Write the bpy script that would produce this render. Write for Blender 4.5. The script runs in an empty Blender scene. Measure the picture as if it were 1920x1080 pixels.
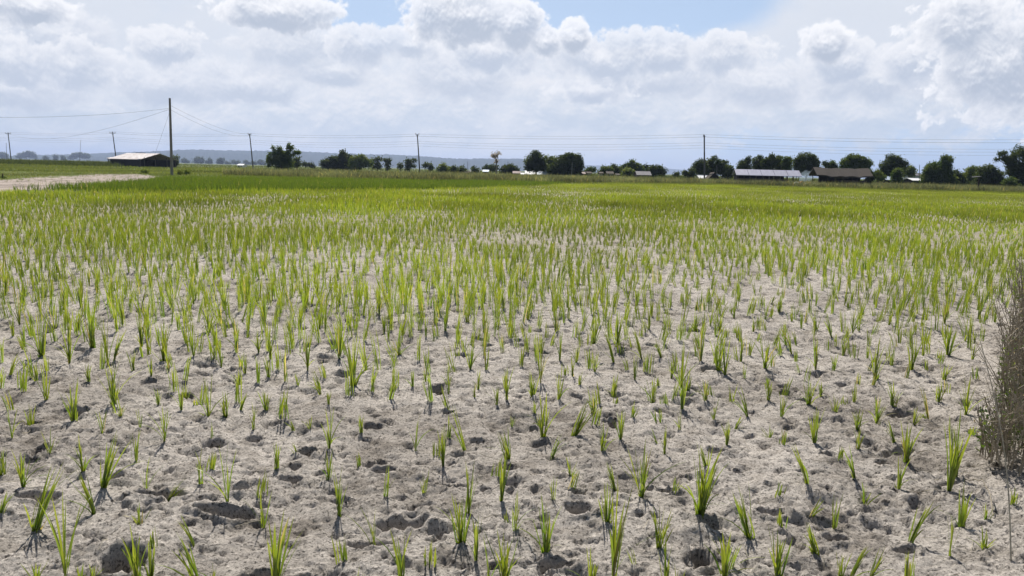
import bpy, math, random
import numpy as np
from mathutils import Vector, Matrix

random.seed(7)
RNG = np.random.default_rng(11)
R = math.radians
scene = bpy.context.scene
COL = scene.collection

# ------------------------------------------------------------------ camera
F_PX = 1400.0
CAM_H = 1.5
PITCH = R(8.95)
ROLL = R(1.35)
_fwd = np.array([0, math.cos(PITCH), -math.sin(PITCH)])
_r0 = np.array([1.0, 0, 0])
_u0 = np.array([0, math.sin(PITCH), math.cos(PITCH)])
_right = _r0 * math.cos(ROLL) + _u0 * math.sin(ROLL)
_up = _u0 * math.cos(ROLL) - _r0 * math.sin(ROLL)
CAM = np.array([0, 0, CAM_H])

cam_d = bpy.data.cameras.new("camera")
cam_d.sensor_width = 36.0
cam_d.lens = 36.0 * F_PX / 1920.0
cam_d.clip_start = 0.05
cam_d.clip_end = 60000
cam = bpy.data.objects.new("camera", cam_d)
COL.objects.link(cam)
cam.matrix_world = Matrix(((_right[0], _up[0], -_fwd[0], 0),
                           (_right[1], _up[1], -_fwd[1], 0),
                           (_right[2], _up[2], -_fwd[2], CAM_H),
                           (0, 0, 0, 1)))
scene.camera = cam


def ray(x, y):
    return _fwd * F_PX + _right * (x - 960.0) + _up * (540.0 - y)


def at(x, y, Y):
    """point seen at pixel (x, y) of the photograph on the vertical plane Y metres ahead"""
    d = ray(x, y)
    return CAM + d * (Y / d[1])


def on_ground(x, y):
    d = ray(x, y)
    return CAM + d * (CAM_H / -d[2])


def project(P):
    """arrays of world points -> pixel x, y"""
    q = P - CAM
    z = np.maximum(q @ _fwd, 1e-3)
    return 960 + F_PX * (q @ _right) / z, 540 - F_PX * (q @ _up) / z


def horizon(x):
    return 319.5 + (x - 960) * math.tan(ROLL)


def px_x(x, Y, z=0.0):
    """world x of the pixel column x at depth Y near height z"""
    yy = horizon(x) + (CAM_H - z) * F_PX / Y
    return at(x, yy, Y)[0]


# ------------------------------------------------------------------ object helpers
def tag(o, label=None, cat=None, group=None, kind=None):
    if label: o["label"] = label
    if cat: o["category"] = cat
    if group: o["group"] = group
    if kind: o["kind"] = kind
    return o


def empty(name, loc, rz=0.0):
    o = bpy.data.objects.new(name, None)
    o.empty_display_size = 0.2
    o.location = loc
    o.rotation_euler = (0, 0, rz)
    COL.objects.link(o)
    return o


def np_mesh(name, V, faces, mats, parent=None, smooth=False, col=None, loc=None):
    """faces: list of integer arrays (n,3) or (n,4)"""
    me = bpy.data.meshes.new(name)
    V = np.asarray(V, dtype=np.float32)
    me.vertices.add(len(V))
    me.vertices.foreach_set("co", V.ravel())
    faces = [np.asarray(f, dtype=np.int32) for f in faces if len(f)]
    idx = np.concatenate([f.ravel() for f in faces])
    cnt = np.concatenate([np.full(len(f), f.shape[1], dtype=np.int32) for f in faces])
    start = np.concatenate([[0], np.cumsum(cnt)[:-1]]).astype(np.int32)
    me.loops.add(len(idx))
    me.loops.foreach_set("vertex_index", idx)
    me.polygons.add(len(cnt))
    me.polygons.foreach_set("loop_start", start)
    me.polygons.foreach_set("loop_total", cnt)
    me.polygons.foreach_set("use_smooth", np.full(len(cnt), bool(smooth)))
    if col is not None:
        a = me.attributes.new("tone", 'FLOAT_COLOR', 'POINT')
        c = np.ones((len(V), 4), dtype=np.float32)
        c[:, :3] = col
        a.data.foreach_set("color", c.ravel())
    me.update(calc_edges=True)
    for m in (mats if isinstance(mats, (list, tuple)) else [mats]):
        me.materials.append(m)
    o = bpy.data.objects.new(name, me)
    COL.objects.link(o)
    if loc is not None: o.location = loc
    if parent is not None: o.parent = parent
    return o


class MB:
    """collects boxes, slabs and tubes; build() links them as one mesh"""
    def __init__(self):
        self.v, self.q, self.t = [], [], []
        self.n = 0

    def add(self, V, quads=(), tris=()):
        V = np.asarray(V, float)
        self.v.append(V)
        if len(quads): self.q.append(np.asarray(quads, int) + self.n)
        if len(tris): self.t.append(np.asarray(tris, int) + self.n)
        self.n += len(V)
        return self

    def hexa(self, P):
        """8 corners: bottom ring 0-3, top ring 4-7"""
        return self.add(P, [(3, 2, 1, 0), (4, 5, 6, 7), (0, 1, 5, 4), (1, 2, 6, 5), (2, 3, 7, 6), (3, 0, 4, 7)])

    def box(self, x0, x1, y0, y1, z0, z1):
        return self.hexa([(x0, y0, z0), (x1, y0, z0), (x1, y1, z0), (x0, y1, z0),
                          (x0, y0, z1), (x1, y0, z1), (x1, y1, z1), (x0, y1, z1)])

    def tube(self, pts, rad, sides=6, cap=True):
        pts = np.asarray(pts, float)
        n = len(pts)
        rad = np.broadcast_to(np.asarray(rad, float), (n,))
        T = np.gradient(pts, axis=0)
        T /= np.linalg.norm(T, axis=1)[:, None] + 1e-12
        ref = np.array([0.0, 0, 1]) if abs(T[0][2]) < 0.9 else np.array([0.0, 1, 0])
        A = np.cross(T, ref); A /= np.linalg.norm(A, axis=1)[:, None] + 1e-12
        B = np.cross(T, A)
        ang = np.arange(sides) * 2 * math.pi / sides
        V = pts[:, None, :] + rad[:, None, None] * (A[:, None, :] * np.cos(ang)[None, :, None] + B[:, None, :] * np.sin(ang)[None, :, None])
        V = V.reshape(-1, 3)
        q = []
        for i in range(n - 1):
            for j in range(sides):
                k = (j + 1) % sides
                q.append((i * sides + j, i * sides + k, (i + 1) * sides + k, (i + 1) * sides + j))
        t = []
        if cap:
            c0 = len(V); V = np.vstack([V, pts[0], pts[-1]])
            for j in range(sides):
                k = (j + 1) % sides
                t.append((c0, k, j))
                t.append((c0 + 1, (n - 1) * sides + j, (n - 1) * sides + k))
        return self.add(V, q, t)

    def build(self, name, mat, parent=None, smooth=False, loc=None):
        f = []
        if self.q: f.append(np.concatenate(self.q))
        if self.t: f.append(np.concatenate(self.t))
        return np_mesh(name, np.concatenate(self.v), f, mat, parent, smooth, loc=loc)


# ------------------------------------------------------------------ numpy noise
_perm = RNG.permutation(4096)
_grad = np.stack([np.cos(np.linspace(0, 2 * math.pi, 4096, endpoint=False)), np.sin(np.linspace(0, 2 * math.pi, 4096, endpoint=False))], 1)[RNG.permutation(4096)]


def perlin(x, y, seed=0):
    x = np.asarray(x, float) + seed * 37.7
    y = np.asarray(y, float) + seed * 91.3
    xi = np.floor(x).astype(np.int64); yi = np.floor(y).astype(np.int64)
    xf = x - xi; yf = y - yi
    u = xf * xf * xf * (xf * (xf * 6 - 15) + 10); v = yf * yf * yf * (yf * (yf * 6 - 15) + 10)

    def g(ix, iy, dx, dy):
        h = _perm[(_perm[ix & 4095] + iy) & 4095]
        return _grad[h, 0] * dx + _grad[h, 1] * dy
    a = g(xi, yi, xf, yf); b = g(xi + 1, yi, xf - 1, yf)
    c = g(xi, yi + 1, xf, yf - 1); d = g(xi + 1, yi + 1, xf - 1, yf - 1)
    return ((a * (1 - u) + b * u) * (1 - v) + (c * (1 - u) + d * u) * v) * 1.5


def fbm(x, y, octaves=4, seed=0, rough=0.5):
    s, a = 0, 1.0
    for i in range(octaves):
        s = s + a * perlin(x * 2 ** i, y * 2 ** i, seed + i)
        a *= rough
    return s


def sstep(a, b, x):
    t = np.clip((x - a) / (b - a), 0, 1)
    return t * t * (3 - 2 * t)


# ------------------------------------------------------------------ materials
def new_mat(name):
    m = bpy.data.materials.new(name)
    m.use_nodes = True
    nt = m.node_tree
    nt.nodes.clear()
    out = nt.nodes.new("ShaderNodeOutputMaterial")
    return m, nt, out


def surf(name, c, rough=0.8, var=0.25, scale=4.0, bump=0.0, bscale=20.0, spec=0.25, metallic=0.0, stretch=(1, 1, 1), c2=None):
    m, nt, out = new_mat(name)
    N, L = nt.nodes.new, nt.links.new
    p = N("ShaderNodeBsdfPrincipled")
    tc = N("ShaderNodeTexCoord"); mp = N("ShaderNodeMapping")
    mp.inputs["Scale"].default_value = stretch
    L(tc.outputs["Object"], mp.inputs["Vector"])
    n = N("ShaderNodeTexNoise"); n.inputs["Scale"].default_value = scale; n.inputs["Detail"].default_value = 6; n.inputs["Roughness"].default_value = 0.65
    L(mp.outputs["Vector"], n.inputs["Vector"])
    r = N("ShaderNodeValToRGB")
    d = c2 if c2 is not None else tuple(v * (1 - var) for v in c)
    b = tuple(min(v * (1 + var), 1) for v in c)
    r.color_ramp.elements[0].position = 0.32; r.color_ramp.elements[1].position = 0.68
    r.color_ramp.elements[0].color = (*d, 1); r.color_ramp.elements[1].color = (*b, 1)
    L(n.outputs["Fac"], r.inputs["Fac"])
    L(r.outputs["Color"], p.inputs["Base Color"])
    p.inputs["Roughness"].default_value = rough
    p.inputs["Metallic"].default_value = metallic
    p.inputs["Specular IOR Level"].default_value = spec
    if bump:
        n2 = N("ShaderNodeTexNoise"); n2.inputs["Scale"].default_value = bscale; n2.inputs["Detail"].default_value = 4
        L(mp.outputs["Vector"], n2.inputs["Vector"])
        bp = N("ShaderNodeBump"); bp.inputs["Strength"].default_value = bump; bp.inputs["Distance"].default_value = 0.02
        L(n2.outputs["Fac"], bp.inputs["Height"]); L(bp.outputs["Normal"], p.inputs["Normal"])
    L(p.outputs["BSDF"], out.inputs["Surface"])
    return m


def leaf_mat(name, trans=0.5, gloss=0.05, boost=1.5, warm=(1.15, 1.0, 0.55), rough=0.45):
    """thin leaf: diffuse + translucent, colour from the mesh's own 'tone' attribute"""
    m, nt, out = new_mat(name)
    N, L = nt.nodes.new, nt.links.new
    at_ = N("ShaderNodeAttribute"); at_.attribute_name = "tone"
    df = N("ShaderNodeBsdfDiffuse"); tr = N("ShaderNodeBsdfTranslucent"); gl = N("ShaderNodeBsdfGlossy")
    gl.inputs["Roughness"].default_value = rough
    gl.inputs["Color"].default_value = (0.9, 0.9, 0.9, 1)
    mu = N("ShaderNodeMix"); mu.data_type = 'RGBA'; mu.blend_type = 'MULTIPLY'; mu.inputs[0].default_value = 1.0
    mu.inputs[7].default_value = (warm[0] * boost, warm[1] * boost, warm[2] * boost, 1)
    L(at_.outputs["Color"], df.inputs["Color"]); L(at_.outputs["Color"], mu.inputs[6])
    L(mu.outputs[2], tr.inputs["Color"])
    m1 = N("ShaderNodeMixShader"); m1.inputs[0].default_value = trans
    L(df.outputs[0], m1.inputs[1]); L(tr.outputs[0], m1.inputs[2])
    m2 = N("ShaderNodeMixShader"); m2.inputs[0].default_value = gloss
    L(m1.outputs[0], m2.inputs[1]); L(gl.outputs[0], m2.inputs[2])
    L(m2.outputs[0], out.inputs["Surface"])
    return m


M = {}
M["rice"] = leaf_mat("rice_leaf", trans=0.55, gloss=0.05, boost=1.75)
M["grass"] = leaf_mat("grass_leaf", trans=0.5, gloss=0.03, boost=1.3)
M["tree_leaf"] = leaf_mat("tree_leaf", trans=0.4, gloss=0.02, boost=1.3)
M["bark"] = surf("bark", (0.09, 0.07, 0.055), 0.9, 0.4, 6, 0.5, 20)
M["pale_bark"] = surf("pale_bark", (0.33, 0.28, 0.24), 0.9, 0.3, 6)
M["concrete"] = surf("pole_concrete", (0.25, 0.235, 0.22), 0.85, 0.25, 3.0, 0.3, 30, stretch=(1, 1, 0.3))
M["dark_concrete"] = surf("weathered_concrete", (0.15, 0.14, 0.135), 0.85, 0.3, 3.0, stretch=(1, 1, 0.3))
M["steel"] = surf("galvanised_steel", (0.12, 0.12, 0.12), 0.5, 0.25, 8)
M["cable"] = surf("cable_rubber", (0.06, 0.06, 0.065), 0.6, 0.2, 2)
M["ceramic"] = surf("insulator_ceramic", (0.35, 0.32, 0.30), 0.3, 0.2, 8)
M["wood_dark"] = surf("dark_timber", (0.055, 0.042, 0.035), 0.85, 0.5, 3, 0.4, 12, stretch=(6, 6, 0.6))
M["wood"] = surf("grey_timber", (0.14, 0.115, 0.095), 0.85, 0.4, 3, 0.4, 12, stretch=(6, 6, 0.6))
M["tin"] = surf("bright_corrugated_tin", (0.36, 0.36, 0.45), 0.55, 0.12, 0.8, 0.15, 5, spec=0.4, metallic=0.1, stretch=(2, 0.6, 0.6))
M["tin_rust"] = surf("weathered_tin", (0.72, 0.68, 0.66), 0.55, 0.12, 0.8, 0.2, 5, spec=0.4, c2=(0.45, 0.38, 0.35))
M["thatch"] = surf("old_thatch", (0.098, 0.082, 0.068), 0.95, 0.4, 5, 0.9, 9, stretch=(5, 1, 1))
M["white_wall"] = surf("white_plaster", (0.62, 0.62, 0.6), 0.85, 0.12, 1.5)
M["cream_wall"] = surf("cream_plaster", (0.5, 0.44, 0.32), 0.85, 0.15, 1.5)
M["brown_wall"] = surf("mud_wall", (0.14, 0.10, 0.085), 0.9, 0.3, 2)
M["dark_wall"] = surf("dark_board_wall", (0.035, 0.03, 0.032), 0.85, 0.5, 3, 0.4, 10, stretch=(5, 5, 0.5))
M["grey_roof"] = surf("grey_sheet_roof", (0.13, 0.125, 0.14), 0.7, 0.25, 1.5)
M["pink_roof"] = surf("faded_red_roof", (0.27, 0.2, 0.19), 0.75, 0.25, 1.5)
M["blue_roof"] = surf("pale_blue_sheet_roof", (0.42, 0.5, 0.62), 0.6, 0.12, 1.5)
M["white_roof"] = surf("white_sheet_roof", (0.75, 0.75, 0.75), 0.6, 0.08, 1.5)
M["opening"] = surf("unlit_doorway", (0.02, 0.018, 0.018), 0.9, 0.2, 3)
M["sack_white"] = surf("white_sacking", (0.6, 0.58, 0.55), 0.8, 0.2, 4)
M["sack_orange"] = surf("orange_sacking", (0.5, 0.3, 0.12), 0.8, 0.2, 4)
M["straw"] = surf("dry_straw", (0.42, 0.37, 0.27), 0.7, 0.3, 15)
M["twig"] = surf("dry_twigs", (0.29, 0.25, 0.19), 0.85, 0.45, 9)
# ------------------------------------------------------------------ regions of the land, as lines seen in the photograph
FIELD_X = np.array([-900, 0, 200, 480, 800, 1000, 1060, 1340, 1600, 1920, 2800])
FIELD_Y = np.array([352, 361, 361.5, 360, 356, 349, 345.5, 348, 356, 363.5, 386])
DARK_X = np.array([20, 100, 230, 285, 310, 480, 700, 900, 1000, 1060])
DARK_Y = np.array([358, 353, 346, 341, 334, 334.5, 338, 341, 343, 345])
SAND_TX = np.array([-900, -300, 0, 100, 180, 250, 290]); SAND_TY = np.array([345, 341, 337, 331, 327, 326.5, 329])
SAND_BX = np.array([-900, -300, 0, 100, 230, 285, 292]); SAND_BY = np.array([358, 358, 359, 353, 346, 340, 330])


def in_field(px, py, jit=0.0):
    return py > np.interp(px, FIELD_X, FIELD_Y) + jit


def in_dark(px, py, jit=0.0):
    return (~in_field(px, py)) & (px > 20) & (px < 1060) & (py > np.interp(px, DARK_X, DARK_Y) + jit)


def in_sand(px, py, jit=0.0):
    return (px < 291 + jit * 4) & (py > np.interp(px, SAND_TX, SAND_TY) + jit) & (py < np.interp(px, SAND_BX, SAND_BY) + 1.0 + jit)


# ------------------------------------------------------------------ ground sheet
def build_rows():
    back = list(-np.geomspace(400, 0.6, 14)) + [0.0, 0.4]
    near = list(np.exp(np.arange(math.log(0.8), math.log(45), 0.0031)))
    far = list(np.exp(np.arange(math.log(45.6), math.log(12500), 0.018)))
    return np.array(back + near + far)


ROWS = build_rows()
UF = np.linspace(-0.96, 0.96, 566)
UC = np.array([1.02, 1.15, 1.35, 1.7, 2.2, 3.0, 4.5, 7.0])
US = np.concatenate([-UC[::-1], UF, UC])


def row_scale(y):
    return np.abs(y) + 1.2


gX = US[None, :] * row_scale(ROWS)[:, None]
gX = np.clip(gX, -13200, 13200) + np.arange(len(US))[None, :] * (np.abs(gX) > 13200) * 0.5
gY = np.repeat(ROWS[:, None], len(US), 1)
# slight irregularity so that the sheet's lines never show
dist = np.sqrt(gX ** 2 + gY ** 2)


def clods(x, y, share, seed):
    """rounded lumps: in a share of the cells one lump of its own size and height"""
    x = np.asarray(x) + 0.25 * perlin(x * 1.7, y * 1.7, seed + 140); y = np.asarray(y) + 0.25 * perlin(x * 1.7, y * 1.7, seed + 150)
    xi = np.floor(x).astype(np.int64); yi = np.floor(y).astype(np.int64)
    best = np.zeros_like(x)
    for ox in (-1, 0, 1):
        for oy in (-1, 0, 1):
            cx = xi + ox; cy = yi + oy
            k = _perm[(_perm[(cx + seed * 571) & 4095] + cy) & 4095]
            k2 = _perm[(k + 1777) & 4095]; k3 = _perm[(k2 + 311) & 4095]; k4 = _perm[(k3 + 97) & 4095]
            dx = x - (cx + 0.15 + 0.7 * k / 4096); dy = y - (cy + 0.15 + 0.7 * k2 / 4096)
            r = 0.28 + 0.42 * (k3 / 4096) ** 2
            q = 1 - (dx * dx + dy * dy) / (r * r)
            hh = np.sqrt(np.clip(q, 0, 1)) * r * 1.5
            best = np.maximum(best, hh * (k4 / 4096 < share))
    return best


def soil_height(x, y):
    d = np.sqrt(x * x + y * y)
    wx = x + 0.05 * perlin(x * 3, y * 3, 50); wy = y + 0.05 * perlin(x * 3, y * 3, 60)
    h = 0.030 * fbm(wx * 1.3, wy * 1.3, 2, 1)
    f1 = 1 - sstep(30, 60, d)
    h = h * (1 - sstep(120, 300, d))
    a = fbm(wx * 4.5, wy * 4.5, 2, 5)
    h = h + f1 * 0.017 * a
    # trodden, clotted mud: ridges between small hollows
    rg = 1 - np.abs(perlin(wx * 7.5, wy * 7.5, 9))
    h = h + f1 * 0.009 * (rg * rg - 0.6)
    f2 = 1 - sstep(25, 50, d)
    patch = sstep(-0.45, 0.35, fbm(x * 1.3, y * 1.3, 2, 31))
    h = h + f2 * (0.15 + 0.9 * patch) * 0.006 * fbm(x * 16, y * 16, 3, 12, 0.6)
    f3 = 1 - sstep(13, 26, d)
    # crumbs and clods of dried mud
    h = h + f2 * clods(wx * 13, wy * 13, 0.08 + 0.16 * patch, 1) * 0.013
    h = h + f3 * clods(x * 29, y * 29, 0.12 + 0.30 * patch, 2) * 0.008
    h = h + f3 * clods(x * 55, y * 55, 0.25 + 0.4 * patch, 3) * 0.008
    # little holes and cracks between them
    h = h - f2 * clods(wx * 8 + 3.3, wy * 8, 0.10, 4) * 0.030
    h = h - f3 * clods(x * 22 + 7.7, y * 22, 0.08 + 0.16 * patch, 5) * 0.030
    h = h - f3 * clods(x * 43 + 1.7, y * 43, 0.10 + 0.25 * patch, 6) * 0.014
    h = h + f3 * (0.3 + patch) * 0.0025 * perlin(x * 80, y * 80, 18)
    return h


gZ = np.zeros_like(gX)
nearmask = dist < 300
gZ[nearmask] = soil_height(gX[nearmask], gY[nearmask])


def pit(x, y, a, b, depth, ang, steep=0.55, rim=0.2, n=0):
    """tread a hollow (footprint) into the sheet"""
    rr = max(a, b) * 1.9
    i0, i1 = np.searchsorted(ROWS, [y - rr, y + rr])
    if i1 - i0 < 2: return
    s = row_scale(y)
    j0, j1 = np.searchsorted(US, [(x - rr) / s - 0.01, (x + rr) / s + 0.01])
    if j1 - j0 < 2: return
    X = gX[i0:i1, j0:j1] - x; Y = gY[i0:i1, j0:j1] - y
    ca, sa = math.cos(ang), math.sin(ang)
    u = (X * ca + Y * sa) / a; v = (-X * sa + Y * ca) / b
    wob = 0.28 * perlin(gX[i0:i1, j0:j1] * 9, gY[i0:i1, j0:j1] * 9, 70 + n % 7) + 0.13 * perlin(gX[i0:i1, j0:j1] * 26, gY[i0:i1, j0:j1] * 26, 80)
    r = np.sqrt(u * u + v * v) + wob
    gZ[i0:i1, j0:j1] += -depth * (1 - sstep(steep, 1.0, r)) + depth * rim * np.exp(-((r - 1.2) / 0.22) ** 2)


# footprints and cracks that can be told apart in the photograph: pixel centre, half sizes in pixels, depth in m, steepness
PITS = [(425, 962, 62, 15, .085, .75), (232, 1058, 40, 34, .09, .6), (405, 830, 30, 15, .06, .6), (835, 908, 55, 8, .045, .75),
        (1357, 848, 36, 13, .065, .6), (1312, 1038, 22, 26, .10, .75), (1035, 1058, 60, 13, .06, .7), (1552, 857, 15, 11, .06, .6),
        (1570, 1012, 28, 16, .06, .6), (75, 935, 55, 12, .05, .6), (700, 803, 22, 11, .05, .6), (548, 900, 30, 10, .045, .6),
        (1445, 968, 34, 14, .055, .6), (1090, 962, 36, 20, .06, .6), (640, 705, 15, 8, .06, .7), (1475, 740, 14, 8, .05, .6),
        (722, 883, 30, 12, .05, .6), (575, 848, 25, 10, .05, .6), (150, 770, 20, 9, .045, .6), (820, 730, 18, 9, .05, .6),
        (1145, 790, 22, 11, .06, .6), (1000, 800, 9, 7, .05, .6), (745, 985, 55, 18, .05, .5), (1250, 920, 24, 9, .05, .5),
        (1645, 995, 14, 7, .05, .6), (1700, 1040, 24, 14, .06, .6), (1780, 908, 26, 8, .06, .6), (1380, 888, 16, 9, .05, .6),
        (215, 895, 22, 12, .055, .6), (300, 930, 55, 10, .05, .6), (70, 845, 14, 10, .06, .6), (350, 740, 12, 8, .05, .6),
        (900, 635, 26, 8, .05, .6), (1330, 690, 26, 9, .05, .6), (1290, 745, 30, 9, .04, .6), (1530, 700, 26, 8, .045, .6),
        (1735, 690, 14, 8, .06, .6), (1580, 720, 18, 7, .055, .6), (870, 670, 18, 6, .05, .6), (840, 775, 14, 8, .05, .6),
        (480, 820, 20, 8, .05, .6), (60, 790, 20, 7, .04, .6), (1690, 775, 30, 8, .045, .6), (1640, 840, 14, 10, .05, .6)]
for k, (x, y, rx, ry, dp, st) in enumerate(PITS):
    p = on_ground(x, y)
    sl = np.linalg.norm(p - CAM)
    sd = CAM_H / sl
    pit(p[0], p[1], rx / F_PX * sl * .78, ry / F_PX * sl / sd * .5, dp * 1.7, RNG.uniform(-0.15, 0.15), st, 0.15, k)
n = 0
for lo, hi, cnt, sc in ((1.5, 6, 560, 1.0), (6, 14, 2300, 1.15), (14, 30, 3200, 1.5)):
    th = RNG.uniform(-0.75, 0.75, cnt); rr = np.sqrt(RNG.uniform(lo * lo, hi * hi, cnt))
    for t, r_ in zip(th, rr):
        n += 1
        a = (0.014 + 0.034 * RNG.random() ** 1.8) * sc
        pit(math.tan(t) * r_ * 0.97, r_, a * RNG.uniform(1.0, 1.8), a, a * RNG.uniform(0.7, 1.3), RNG.uniform(0, 3.14), RNG.uniform(0.45, 0.75), RNG.uniform(.05, .3), n)

# the low bund along the field's right side, under the dry bushes
bx = 2.17 + 0.66 * (gY - 3.2)
inb = (gY > 0.5) & (gY < 40)
gZ += inb * 0.10 * np.exp(-((gX - bx - 0.45) / 0.45) ** 2) * sstep(0.5, 2.5, gY) * (1 - sstep(25, 40, gY))

# ground colours: sandy soil of the paddies, green meadow, bare sand
P = np.stack([gX, gY, np.zeros_like(gX)], -1).reshape(-1, 3)
ppx, ppy = project(P)
front = P[:, 1] > 3
nz = fbm(P[:, 0] * 0.25, P[:, 1] * 0.12, 3, 40)
jit = 0.8 * nz
soil = np.array([0.51, 0.465, 0.415]); damp = np.array([0.235, 0.205, 0.172])
meadow = np.array([0.125, 0.16, 0.035]); dry_meadow = np.array([0.135, 0.15, 0.055]); far_plain = np.array([0.13, 0.155, 0.06]); sandc = np.array([0.44, 0.37, 0.32]); darkp = np.array([0.16, 0.17, 0.08])
mixs = (0.55 * sstep(-0.3, 0.7, fbm(P[:, 0] * 0.8, P[:, 1] * 0.8, 4, 44)) + 0.65 * sstep(0.0, 0.75, fbm(P[:, 0] * 4.5, P[:, 1] * 4.5, 4, 144, 0.6)))[:, None]
col = soil * (1 - 0.75 * mixs) + damp * 0.75 * mixs
fm = (0.62 * sstep(9, 22, P[:, 1]))[:, None]
col = col * (1 - fm) + np.array([0.31, 0.28, 0.19]) * fm      # soil turns a darker tan farther in
jsand = 3.2 * fbm(P[:, 0] * 0.6, P[:, 1] * 0.2, 3, 52)
inf = in_field(ppx, ppy, jit) | ~front
mm = sstep(-0.3, 0.6, fbm(P[:, 0] * 0.05, P[:, 1] * 0.03, 3, 47))[:, None]
mead = meadow * (1 - mm) + dry_meadow * mm
fd = sstep(140, 500, P[:, 1])[:, None]
mead = mead * (1 - fd) + far_plain * fd
col = np.where(inf[:, None], col, mead)
dk = in_dark(ppx, ppy, jit) & front
col = np.where(dk[:, None], darkp, col)
sd_ = in_sand(ppx, ppy, jsand) & front & (P[:, 1] < 110)
sm = sstep(-0.2, 0.6, fbm(P[:, 0] * 0.7, P[:, 1] * 0.3, 4, 49))[:, None]
col = np.where(sd_[:, None], sandc * (1 - sm) + sandc * 0.55 * sm, col)

nr, nc = gX.shape
ii = np.arange(nr * nc).reshape(nr, nc)
quads = np.stack([ii[:-1, :-1], ii[:-1, 1:], ii[1:, 1:], ii[1:, :-1]], -1).reshape(-1, 4)

m, nt, out = new_mat("field_soil")
Nn, Ll = nt.nodes.new, nt.links.new
pb = Nn("ShaderNodeBsdfPrincipled"); pb.inputs["Roughness"].default_value = 0.95; pb.inputs["Specular IOR Level"].default_value = 0.12
atn = Nn("ShaderNodeAttribute"); atn.attribute_name = "tone"
tc = Nn("ShaderNodeTexCoord")
n1 = Nn("ShaderNodeTexNoise"); n1.inputs["Scale"].default_value = 22; n1.inputs["Detail"].default_value = 8; n1.inputs["Roughness"].default_value = 0.75
n2 = Nn("ShaderNodeTexNoise"); n2.inputs["Scale"].default_value = 95; n2.inputs["Detail"].default_value = 5; n2.inputs["Roughness"].default_value = 0.8
Ll(tc.outputs["Object"], n1.inputs["Vector"]); Ll(tc.outputs["Object"], n2.inputs["Vector"])
r1 = Nn("ShaderNodeMapRange"); r1.inputs[1].default_value = 0.3; r1.inputs[2].default_value = 0.7; r1.inputs[3].default_value = 0.72; r1.inputs[4].default_value = 1.22
r2 = Nn("ShaderNodeMapRange"); r2.inputs[1].default_value = 0.28; r2.inputs[2].default_value = 0.72; r2.inputs[3].default_value = 0.36; r2.inputs[4].default_value = 1.55
Ll(n1.outputs["Fac"], r1.inputs[0]); Ll(n2.outputs["Fac"], r2.inputs[0])
mu = Nn("ShaderNodeMath"); mu.operation = 'MULTIPLY'; Ll(r1.outputs[0], mu.inputs[0]); Ll(r2.outputs[0], mu.inputs[1])
# dark crumbs, bits of root and rotted straw lying in the soil
n3 = Nn("ShaderNodeTexNoise"); n3.inputs["Scale"].default_value = 62; n3.inputs["Detail"].default_value = 3; n3.inputs["Roughness"].default_value = 0.6
Ll(tc.outputs["Object"], n3.inputs["Vector"])
r3 = Nn("ShaderNodeMapRange"); r3.inputs[1].default_value = 0.565; r3.inputs[2].default_value = 0.61; r3.inputs[3].default_value = 1.0; r3.inputs[4].default_value = 0.36
Ll(n3.outputs["Fac"], r3.inputs[0])
mu3 = Nn("ShaderNodeMath"); mu3.operation = 'MULTIPLY'; Ll(mu.outputs[0], mu3.inputs[0]); Ll(r3.outputs[0], mu3.inputs[1]); mu = mu3
vm = Nn("ShaderNodeVectorMath"); vm.operation = 'SCALE'; Ll(atn.outputs["Color"], vm.inputs[0]); Ll(mu.outputs[0], vm.inputs["Scale"])
Ll(vm.outputs[0], pb.inputs["Base Color"])
b1 = Nn("ShaderNodeBump"); b1.inputs["Strength"].default_value = 0.9; b1.inputs["Distance"].default_value = 0.02
b2 = Nn("ShaderNodeBump"); b2.inputs["Strength"].default_value = 0.9; b2.inputs["Distance"].default_value = 0.006
Ll(n1.outputs["Fac"], b1.inputs["Height"]); Ll(n2.outputs["Fac"], b2.inputs["Height"]); Ll(b1.outputs["Normal"], b2.inputs["Normal"])
Ll(b2.outputs["Normal"], pb.inputs["Normal"])
Ll(pb.outputs[0], out.inputs["Surface"])
M["soil"] = m
ground = np_mesh("ground", np.stack([gX, gY, gZ], -1).reshape(-1, 3), [quads], M["soil"], smooth=True, col=col)
tag(ground, kind="structure")


def gz(x, y):
    x = np.atleast_1d(np.asarray(x, float)); y = np.atleast_1d(np.asarray(y, float))
    i = np.clip(np.searchsorted(ROWS, y), 1, nr - 1); fy = np.clip((y - ROWS[i - 1]) / (ROWS[i] - ROWS[i - 1]), 0, 1)
    u = x / row_scale(y)
    j = np.clip(np.searchsorted(US, u), 1, nc - 1); fx = np.clip((u - US[j - 1]) / (US[j] - US[j - 1]), 0, 1)
    return (gZ[i - 1, j - 1] * (1 - fx) + gZ[i - 1, j] * fx) * (1 - fy) + (gZ[i, j - 1] * (1 - fx) + gZ[i, j] * fx) * fy


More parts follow.
